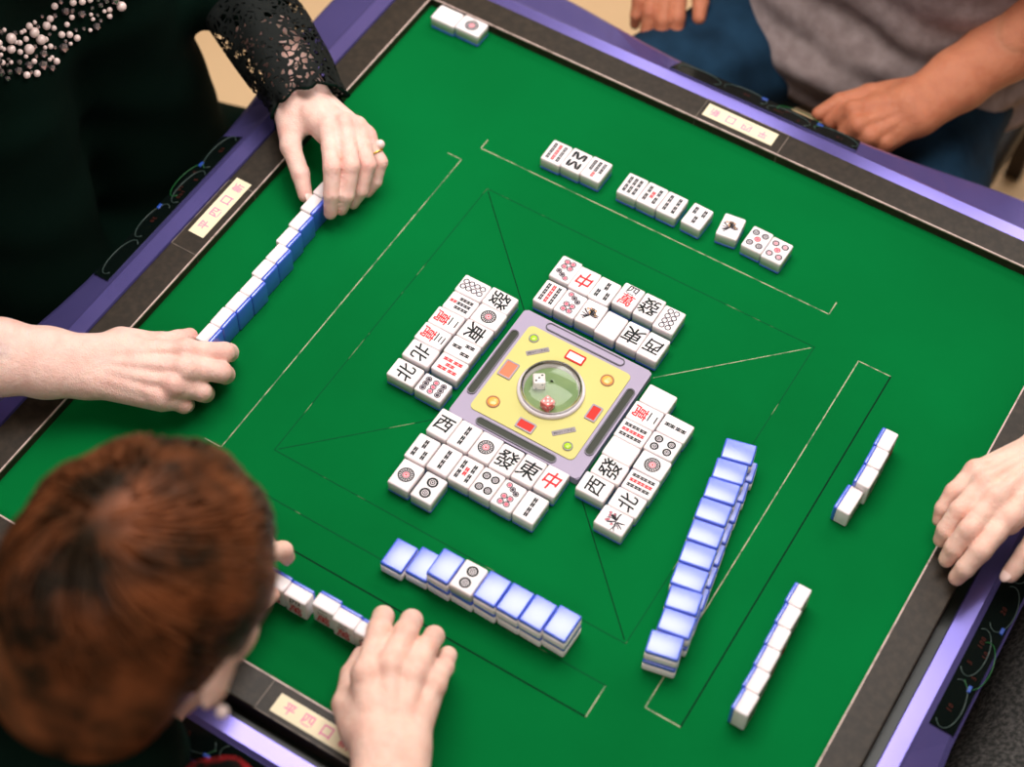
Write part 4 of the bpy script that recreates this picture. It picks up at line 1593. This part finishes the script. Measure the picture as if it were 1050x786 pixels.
def wob(P, a, fr, ph=0.0):
    """cloth folds: slow sine ripples"""
    return a * (np.sin(P[:, 0] * fr + 2.1 * np.sin(P[:, 2] * fr * 0.6 + ph)) * np.sin(P[:, 1] * fr * 0.8 + P[:, 2] * fr * 0.9 + ph))


def hair_cap(P, B, thick=0.016, back=True):
    r, f, u = head_axes(B['face'], B['up'])
    c = np.array(B['head'], float)
    ax = np.stack([r, f, u])
    d = ellipsoid(P, c + u * 0.03 - f * 0.012, ax, np.array([0.076, 0.095, 0.09]) + thick)
    d = smin(d, ellipsoid(P, c - f * 0.05 - u * 0.03, ax, np.array([0.068, 0.055, 0.07]) + thick * 0.6), 0.04)
    q = (P - c.astype(np.float32))
    cut = (q @ f.astype(np.float32)) - 0.052 + 0.55 * np.maximum(0.0, -(q @ u.astype(np.float32)) + 0.01)
    return -smin(-d, -cut, 0.012)


# ---- player in the black dress, on the -x side
B1 = dict(hips=(-0.90, 0.02, -0.20), chest=(-0.785, 0.03, 0.16), neck=(-0.715, 0.04, 0.36), side=(0, 1, 0),
          sh=[(-0.73, -0.155, 0.29), (-0.73, 0.225, 0.29)], el=[(-0.640, -0.385, 0.085), (-0.690, 0.285, 0.088)],
          knee=[(-0.56, -0.11, -0.27), (-0.56, 0.15, -0.27)], ankle=[(-0.60, -0.11, -0.70), (-0.60, 0.15, -0.70)],
          head=(-0.68, 0.04, 0.53), face=(1, 0, -0.45), up=(0.3, 0, 1))
p1, off1 = person('person', 'person in a black dress with lace sleeve and pearl neckline, gripping a long tile row', B1,
                  [HAND_B, HAND_A], MT['skin_fair'], [('index',), ('index', 'thumb')])


def dress_f(P):
    d = torso_sdf(P, B1, 0.010, arms=False)
    d = smin(d, cone(P, B1['sh'][0], B1['el'][0], 0.064, 0.058), 0.03)
    d = smin(d, cone(P, B1['sh'][1], B1['el'][1], 0.064, 0.052), 0.03)
    d = smin(d, cone(P, B1['el'][0], (-0.600, -0.366, 0.082), 0.055, 0.050), 0.01)
    d = smin(d, cone(P, B1['el'][1], (-0.585, 0.248, 0.079), 0.052, 0.046), 0.01)
    d = smin(d, cone(P, (-0.755, 0.14, 0.16), (-0.745, 0.160, -0.20), 0.10, 0.130), 0.05)
    d = smin(d, cone(P, (-0.755, -0.08, 0.10), (-0.735, -0.12, -0.20), 0.11, 0.14), 0.05)
    d = smin(d, cone(P, (-0.80, 0.18, -0.28), (-0.665, 0.26, -0.30), 0.11, 0.095), 0.05)
    d = smin(d, cone(P, (-0.80, -0.10, -0.24), (-0.67, -0.16, -0.25), 0.11, 0.095), 0.05)
    d = smin(d, cone(P, (-0.675, 0.24, -0.28), (-0.675, -0.16, -0.27), 0.085, 0.085), 0.05)
    d = d + wob(P, 0.004, 34)
    # neck opening
    d = -smin(-d, np.sqrt(((P - np.array((-0.66, 0.04, 0.42), np.float32)) ** 2).sum(1)) - 0.095, 0.01)
    return d


lo, hi = bbox_of(B1)
lo[2] = -0.62
dress = garment('dress', p1, off1, dress_f, lo, hi, MT['dress'])


def lace_sleeve():
    bm = bmesh.new()
    A = [np.array(p) for p in ((-0.60, 0.252, 0.080), (-0.5763, 0.244, 0.078), (-0.545, 0.232, 0.074), (-0.512, 0.215, 0.070), (-0.480, 0.196, 0.065), (-0.462, 0.184, 0.062), (-0.447, 0.173, 0.060))]
    R = [0.054, 0.055, 0.056, 0.054, 0.050, 0.045, 0.046]
    n = 40
    rings = []
    for k, (p, r) in enumerate(zip(A, R)):
        d = unit(A[min(k + 1, len(A) - 1)] - A[max(k - 1, 0)])
        a = unit(np.cross(d, (0, 0, 1)))
        b = np.cross(a, d)
        ring = []
        for i in range(n):
            t = 2 * PI * i / n
            rr = r * (1 + (0.05 * math.sin(5 * t + k) if k < 6 else 0.10 * math.sin(9 * t)))
            rr_b = rr * 0.86
            q = p + rr * math.cos(t) * a + rr_b * math.sin(t) * b
            if k == 6:
                q = q + d * 0.006 * math.sin(9 * t)
            q[2] = max(q[2], 0.0155 if q[0] < -0.45 else 0.004)
            ring.append(bm.verts.new(q))
        rings.append(ring)
    for a, b in zip(rings[:-1], rings[1:]):
        for i in range(n):
            bm.faces.new((a[i], a[(i + 1) % n], b[(i + 1) % n], b[i]))
    me = mesh_from_bm('lace_sleeve', bm, MT['lace'])
    o = obj('lace_sleeve', me, p1)
    o.location = off1
    md = o.modifiers.new('smooth', 'SUBSURF')
    md.levels = md.render_levels = 2
    md = o.modifiers.new('cloth', 'SOLIDIFY')
    md.thickness = 0.0016
    # heavier scalloped cuff edge
    bm = bmesh.new()
    p, r = A[-1], R[-1]
    d = unit(A[-1] - A[-2])
    a = unit(np.cross(d, (0, 0, 1)))
    b = np.cross(a, d)
    pts = []
    for i in range(73):
        t = 2 * PI * i / 72
        rr = r * (1 + 0.10 * math.sin(9 * t))
        q = p + rr * math.cos(t) * a + rr * 0.86 * math.sin(t) * b + d * 0.006 * math.sin(9 * t)
        q[2] = max(q[2], 0.018)
        pts.append(q)
    tube(bm, pts, 0.0017, 6)
    c = obj('cuff_edge', mesh_from_bm('cuff_edge', bm, MT['dress']), o)
    return o


lace_sleeve()


def on_surface(f, p, d, n=60, step=0.004):
    """march a point along d until it reaches the surface of f (returns point)"""
    p = np.array(p, float)
    for _ in range(n):
        v = float(f(p[None].astype(np.float32))[0])
        if abs(v) < 0.0006:
            break
        p = p + np.array(d) * v * 0.9
    return p


# pearls and crystals sewn round the neckline: pixel-free layout on the front of the dress
def dress_point(u, v):
    """camera-independent: u runs down the neckline arc, v away from it, projected on to the chest"""
    a = u
    r = 0.150 + v
    y = 0.04 + r * 1.0 * math.sin(a)
    z = 0.36 - r * math.cos(a)
    p = on_surface(dress_f, (-0.50, y, z), (-1, 0, 0))
    return p


PEARLS = []
rp = random.Random(5)


def add_bead(bm, p, r, facet=False):
    if facet:
        bmesh.ops.create_icosphere(bm, subdivisions=1, radius=r, matrix=Matrix.Translation(Vector(p)))
    else:
        bmesh.ops.create_uvsphere(bm, u_segments=14, v_segments=10, radius=r, matrix=Matrix.Translation(Vector(p)))


bm_p, bm_c = bmesh.new(), bmesh.new()
placed = []
for t in range(1300):
    a = rp.uniform(-1.25, 1.25)
    v = rp.uniform(-0.012, 0.042)
    p = dress_point(a, v)
    r = rp.choice([0.0026, 0.0034, 0.0042, 0.0050, 0.0060])
    if any(np.linalg.norm(p - q) < (r + s_) * 1.08 for q, s_ in placed):
        continue
    placed.append((p, r))
    fac = rp.random() < 0.45
    p = p + np.array((r * 0.6, 0, r * 0.25))
    add_bead(bm_c if fac else bm_p, p, r, fac)
    if len(placed) > 190:
        break
obj('pearl_trim', mesh_from_bm('pearl_trim', bm_p, MT['pearl']), dress)
obj('crystal_trim', mesh_from_bm('crystal_trim', bm_c, MT['crystal'], False), dress)

# gold ring with a pearl on the ring finger side
bm = bmesh.new()
J = HAND_A.h['little']
c = J[0] * 0.35 + J[1] * 0.65
ax = unit(J[1] - J[0])
a = unit(np.cross(ax, (0, 0, 1)))
b = np.cross(ax, a)
tube(bm, [c + 0.0098 * (math.cos(t) * a + math.sin(t) * b) for t in np.linspace(0, 2 * PI, 33)], 0.0011, 8)
ring_o = obj('gold_ring', mesh_from_bm('gold_ring', bm, MT['gold']), p1)
ring_o.location = off1
bm = bmesh.new()
nn = HAND_A.n
add_bead(bm, c + nn * 0.0105 + np.array([0.002, 0.002, 0.0]), 0.0060)
obj('ring_pearl', mesh_from_bm('ring_pearl', bm, MT['pearl']), ring_o)
lo, hi = np.array(B1['head']) - 0.16, np.array(B1['head']) + 0.16
garment('hair', p1, off1, lambda P: hair_cap(P, B1, 0.018), lo, hi, MT['hair_black'], 0.006)

# ---- brown-haired player on the -y side, seen from above and behind
HC = (-0.0600, -0.576, 0.388)
B3 = dict(hips=(-0.01, -0.97, -0.20), chest=(-0.03, -0.79, 0.06), neck=(-0.045, -0.735, 0.25), side=(1, 0, 0),
          sh=[(-0.215, -0.77, 0.18), (0.165, -0.77, 0.18)], el=[(-0.19, -0.715, -0.0 + 0.10), (0.225, -0.70, 0.10)],
          knee=[(-0.14, -0.60, -0.25), (0.12, -0.60, -0.25)], ankle=[(-0.14, -0.66, -0.70), (0.12, -0.66, -0.70)],
          head=HC, hs=1.18, face=(0.03, 1, -0.70), up=(0.0, 0.80, 0.80))
p3, off3 = person('person', 'person with short chestnut brown hair seen from above, holding a row of upright tiles', B3,
                  [HAND_E, HAND_C], MT['skin_pale'], [('index',), ('index',)])


def sweater_f(P):
    d = torso_sdf(P, B3, 0.012, arms=True, legs=False)
    d = smin(d, cone(P, B3['neck'], (-0.045, -0.69, 0.30), 0.078, 0.082), 0.02)
    d = smin(d, cone(P, B3['el'][0], (-0.104, -0.610, 0.091), 0.068, 0.060), 0.02)
    d = smin(d, cone(P, B3['el'][1], (0.186, -0.632, 0.090), 0.070, 0.062), 0.02)
    return d + wob(P, 0.003, 40)


lo, hi = bbox_of(B3, 0.17)
lo[2] = -0.36
garment('sweater', p3, off3, sweater_f, lo, hi, MT['dress'])
garment('trousers', p3, off3, lambda P: torso_sdf(P, {**B3, 'chest': B3['hips'], 'neck': B3['hips'], 'sh': [B3['hips']] * 2, 'el': [B3['hips']] * 2}, 0.008, arms=False),
        np.array((-0.35, -1.2, -0.72)), np.array((0.35, -0.45, 0.0)), MT['trousers'], 0.009)


def scarf_f(P):
    d = None
    c = np.array((-0.02, -0.775, 0.235))
    pts = [c + np.array((0.135 * math.sin(t), 0.085 * math.cos(t) * 0.9, 0.012 * math.cos(t) - 0.03 * abs(math.sin(t)))) for t in np.linspace(-PI, PI, 19)]
    for i in range(18):
        q = cone(P, pts[i], pts[i + 1], 0.030, 0.030)
        d = q if d is None else smin(d, q, 0.01)
    d = smin(d, cone(P, (0.06, -0.70, 0.22), (0.025, -0.628, 0.175), 0.034, 0.036), 0.02)
    d = smin(d, cone(P, (0.025, -0.628, 0.175), (-0.015, -0.615, 0.07), 0.036, 0.028), 0.02)
    return d + wob(P, 0.003, 120)


garment('scarf', p3, off3, scarf_f, (-0.25, -0.95, 0.02), (0.22, -0.56, 0.33), MT['red_knit'], 0.005)


def hair3():
    """thick chestnut hair: a cap plus hundreds of curved locks that swirl from the crown"""
    r, f, u = head_axes(B3['face'], B3['up'])
    c = np.array(HC, float)
    ax = np.stack([r, f, u])
    cc = c + u * 0.030 - f * 0.012
    R = np.array([0.098, 0.124, 0.110])

    def cap(P):
        d = ellipsoid(P, cc, ax, R - 0.003)
        d = smin(d, ellipsoid(P, c - f * 0.062 - u * 0.045, ax, np.array([0.078, 0.060, 0.075])), 0.04)
        q = P - c.astype(np.float32)
        cut = (q @ f.astype(np.float32)) - 0.072 + 0.75 * np.maximum(0.0, -(q @ u.astype(np.float32)) + 0.012) - 0.9 * np.maximum(0.0, (q @ u.astype(np.float32)) - 0.03) + 0.5 * np.maximum(0, np.abs(q @ r.astype(np.float32)) - 0.05)
        d = -smin(-d, -cut, 0.014)
        for x in (-1, 1):
            d = -smin(-d, ellipsoid(P, c + r * x * 0.105 + f * 0.004 - u * 0.034, ax, np.array([0.040, 0.026, 0.036])), 0.010)
        return d
    m = bpy.data.materials.new('chestnut_hair')
    m.use_nodes = True
    n = N(m)
    b = m.node_tree.nodes['Principled BSDF']
    b.inputs['Roughness'].default_value = 0.42
    b.inputs['Specular IOR Level'].default_value = 0.12
    tc = n.new('ShaderNodeTexCoord')
    nz = n.new('ShaderNodeTexNoise')
    nz.inputs['Scale'].default_value = 22
    nz.inputs['Detail'].default_value = 4
    n.link(tc.outputs['Object'], nz.inputs['Vector'])
    rpn = n.new('ShaderNodeValToRGB')
    rpn.color_ramp.elements[0].position = 0.36
    rpn.color_ramp.elements[0].color = srgb(34, 24, 14)
    rpn.color_ramp.elements[1].position = 0.70
    rpn.color_ramp.elements[1].color = srgb(122, 68, 38)
    n.link(nz.outputs['Fac'], rpn.inputs['Fac'])
    n.link(rpn.outputs['Color'], b.inputs['Base Color'])
    hair = garment('hair', p3, off3, cap, c - 0.19, c + 0.19, m, 0.004)
    # locks
    LK = []
    rr = random.Random(11)
    for k in range(2600):
        # start direction measured from the crown whorl
        th = math.sqrt(rr.random()) * 2.05
        ph = rr.uniform(0, 2 * PI)
        L = rr.uniform(0.45, 0.85)
        pts = []
        clump = math.sin(ph * 7 + th * 3) * 0.10
        for i in range(7):
            t = th + L * i / 6
            p = ph + 0.55 * t + clump * i / 6 + 0.06 * math.sin(3 * t + k)
            # sphere around crown axis: mostly up and back of the head
            ca = unit(u * 0.75 - f * 0.65)
            e1 = unit(np.cross(ca, f))
            e2 = np.cross(ca, e1)
            dr = ca * math.cos(t) + (e1 * math.cos(p) + e2 * math.sin(p)) * math.sin(t)
            lift = 1.0 + 0.020 * math.sin(ph * 9 + 2 * t) + 0.010 * rr.random()
            loc = cc + (r * (dr @ r) * R[0] + f * (dr @ f) * R[1] + u * (dr @ u) * R[2]) * lift
            q = loc - c
            if (q @ f) - 0.078 + 0.75 * max(0.0, -(q @ u) + 0.006) - 0.9 * max(0.0, (q @ u) - 0.03) + 0.5 * max(0, abs(q @ r) - 0.05) > 0:
                break
            if np.linalg.norm((np.array((abs(q @ r) - 0.105, (q @ f) - 0.004, (q @ u) + 0.034))) / np.array((0.040, 0.024, 0.034))) < 1:
                break
            pts.append(loc)
        if len(pts) < 3:
            continue
        LK.append(pts)
    vs, fs = [], []
    for pts in LK:
        n0 = len(vs)
        for i, q in enumerate(pts):
            t_ = unit(pts[min(i + 1, len(pts) - 1)] - pts[max(i - 1, 0)])
            o_ = unit(q - cc)
            s_ = unit(np.cross(t_, o_))
            w0 = 0.0022 * (1.0 - 0.8 * (i / (len(pts) - 1)) ** 2)
            vs += [q + s_ * w0, q + o_ * 0.0014, q - s_ * w0, q - o_ * 0.002]
        for i in range(len(pts) - 1):
            for j in range(4):
                k2 = (j + 1) % 4
                fs.append((n0 + 4 * i + j, n0 + 4 * i + k2, n0 + 4 * i + 4 + k2, n0 + 4 * i + 4 + j))
    me = bpy.data.meshes.new('hair_strands')
    me.from_pydata([tuple(v) for v in vs], [], fs)
    me.polygons.foreach_set('use_smooth', [True] * len(me.polygons))
    me.materials.append(m)
    tag(obj('hair_strands', me, hair), kind='stuff')
    return hair


hair3()
# earring on the visible ear
r_, f_, u_ = head_axes(B3['face'], B3['up'])
er = np.array(HC) + r_ * 0.100 + f_ * -0.002 - u_ * 0.050
bm = bmesh.new()
add_bead(bm, er, 0.0055)
e_ = obj('pearl_earring', mesh_from_bm('pearl_earring', bm, MT['pearl']), p3)
e_.location = off3

# ---- grey shirt player on the +y side
HAND_G = relaxed_hand((-0.275, 0.800, -0.06), (-0.28, 0.90, 0.0), (0.35, -0.9, -0.15), (0.9, 0.35, 0), (0, -0.1, 1), 1.05)
B4 = dict(hips=(0.03, 0.96, -0.22), chest=(0.02, 0.885, 0.14), neck=(0.01, 0.85, 0.36), side=(-1, 0, 0), w=1.12,
          sh=[(0.225, 0.89, 0.29), (-0.20, 0.89, 0.29)], el=[(0.268, 0.865, 0.045), (-0.27, 0.86, 0.02)],
          knee=[(0.215, 0.585, -0.22), (-0.20, 0.60, -0.18)], ankle=[(0.21, 0.66, -0.70), (-0.17, 0.66, -0.70)],
          head=(0.0, 0.80, 0.55), face=(0, -1, -0.5), up=(0, -0.3, 1))
p4, off4 = person('person', 'person in a grey shirt and blue jeans with a tanned forearm on the lap', B4,
                  [HAND_F, HAND_G], MT['skin_tan'], [(), ()])


def shirt_f(P):
    d = torso_sdf(P, B4, 0.016, arms=False, legs=False)
    d = smin(d, cone(P, (0.13, 0.84, -0.17), (-0.07, 0.82, -0.155), 0.085, 0.085), 0.06)
    d = smin(d, cone(P, B4['sh'][0], (0.26, 0.872, 0.10), 0.072, 0.064), 0.03)
    d = smin(d, cone(P, B4['sh'][1], (-0.255, 0.87, 0.10), 0.072, 0.064), 0.03)
    d = d + 0.007 * np.sin(P[:, 2] * 95 + 5 * P[:, 0] + 1.5 * np.sin(P[:, 0] * 14)) * np.exp(-np.clip(P[:, 2] + 0.22, 0, 1) * 5)
    d = d + wob(P, 0.004, 30)
    return -smin(-d, -(-P[:, 2] - 0.235), 0.01)


lo, hi = bbox_of(B4, 0.2)
lo[2] = -0.27
garment('shirt', p4, off4, shirt_f, lo, hi, MT['grey_shirt'])


def jeans_f(P):
    d = None
    hips = np.array(B4['hips'])
    for o, kn, an in zip((-1, 1), B4['knee'], B4['ankle']):
        a = hips + np.array((-1, 0, 0)) * o * 0.09
        q = smin(cone(P, a, kn, 0.105, 0.090), cone(P, kn, an, 0.074, 0.062), 0.03)
        d = q if d is None else smin(d, q, 0.02)
    d = smin(d, cone(P, hips + np.array((0.08, 0, 0)), hips - np.array((0.08, 0, 0)), 0.125, 0.125), 0.04)
    return d + wob(P, 0.005, 38)


garment('jeans', p4, off4, jeans_f, (-0.38, 0.45, -0.72), (0.42, 1.15, 0.0), MT['jeans'], 0.008)
lo, hi = np.array(B4['head']) - 0.16, np.array(B4['head']) + 0.16
garment('hair', p4, off4, lambda P: hair_cap(P, B4, 0.012), lo, hi, MT['hair_black'], 0.006)

# ---- player on the +x side: only the resting hand and some dark clothing show
HAND_H = relaxed_hand((0.82, -0.06, -0.12), (0.865, -0.215, 0.02), (-0.75, 0.6, -0.1), (0.5, 0.85, 0), (0, 0, 1), 1.0)
B2 = dict(hips=(0.96, 0.06, -0.22), chest=(0.90, 0.07, 0.14), neck=(0.86, 0.08, 0.36), side=(0, -1, 0),
          sh=[(0.86, 0.265, 0.30), (0.88, -0.13, 0.29)], el=[(0.615, 0.425, 0.13), (0.86, -0.225, 0.02)],
          knee=[(0.655, 0.19, -0.24), (0.655, -0.08, -0.24)], ankle=[(0.70, 0.19, -0.70), (0.70, -0.08, -0.70)],
          head=(0.82, 0.08, 0.55), face=(-1, 0, -0.4), up=(-0.3, 0, 1))
p2, off2 = person('person', 'person in dark grey wool with one pale hand resting on the table rail', B2,
                  [HAND_D, HAND_H], MT['skin_pale'], [('thumb',), ()])


def coat_f(P):
    d = torso_sdf(P, B2, 0.014, arms=True, legs=True)
    d = smin(d, cone(P, B2['el'][0], (0.588, 0.375, 0.115), 0.066, 0.060), 0.02)
    for y_ in (-0.30, -0.12, 0.06):
        d = smin(d, cone(P, (0.665, y_, -0.19), (0.665, y_ + 0.16, -0.19), 0.115, 0.115), 0.05)
    d = smin(d, cone(P, (0.90, -0.02, -0.05), (0.675, -0.40, -0.185), 0.12, 0.115), 0.05)
    return d + wob(P, 0.004, 36)


lo, hi = bbox_of(B2, 0.17)
lo[2] = -0.68
lo[1] = min(lo[1], -0.46)
garment('coat', p2, off2, coat_f, lo, hi, MT['dark_shirt'])
lo, hi = np.array(B2['head']) - 0.16, np.array(B2['head']) + 0.16
garment('hair', p2, off2, lambda P: hair_cap(P, B2, 0.012), lo, hi, MT['hair_black'], 0.006)


# ------------------------------------------------------------------ chairs
def chair(x, y, deg, label):
    """faces -y in its own frame"""
    t = empty('chair', (x, y, FZ), math.radians(deg))
    tag(t, label, 'chair', 'dining chairs of the four players')
    H = 0.42
    bm = bmesh.new(); bm_box(bm, (-0.22, -0.20, H - 0.05), (0.22, 0.20, H), 0.018, 3)
    obj('seat', mesh_from_bm('seat', bm, MT['chair']), t)
    bm = bmesh.new(); bm_box(bm, (-0.21, 0.235, H + 0.05), (0.21, 0.27, H + 0.42), 0.015, 3)
    obj('backrest', mesh_from_bm('backrest', bm, MT['chair']), t)
    for sx in (-1, 1):
        bm = bmesh.new(); bm_box(bm, (sx * 0.19 - 0.016, -0.19, 0), (sx * 0.19 + 0.016, -0.158, H - 0.05), 0.003)
        obj('leg', mesh_from_bm('leg', bm, MT['wood'], False), t)
        bm = bmesh.new(); bm_box(bm, (sx * 0.19 - 0.016, 0.205, 0), (sx * 0.19 + 0.016, 0.236, H + 0.40), 0.003)
        obj('leg', mesh_from_bm('leg', bm, MT['wood'], False), t)


chair(-1.02, 0.02, 90, 'dark padded chair under the player in the black dress')
chair(-0.01, -1.02, 180, 'dark padded chair under the player with chestnut hair')
chair(0.03, 1.10, 0, 'dark padded chair under the player in the grey shirt')
chair(1.09, 0.06, -90, 'dark padded chair under the player in dark wool')
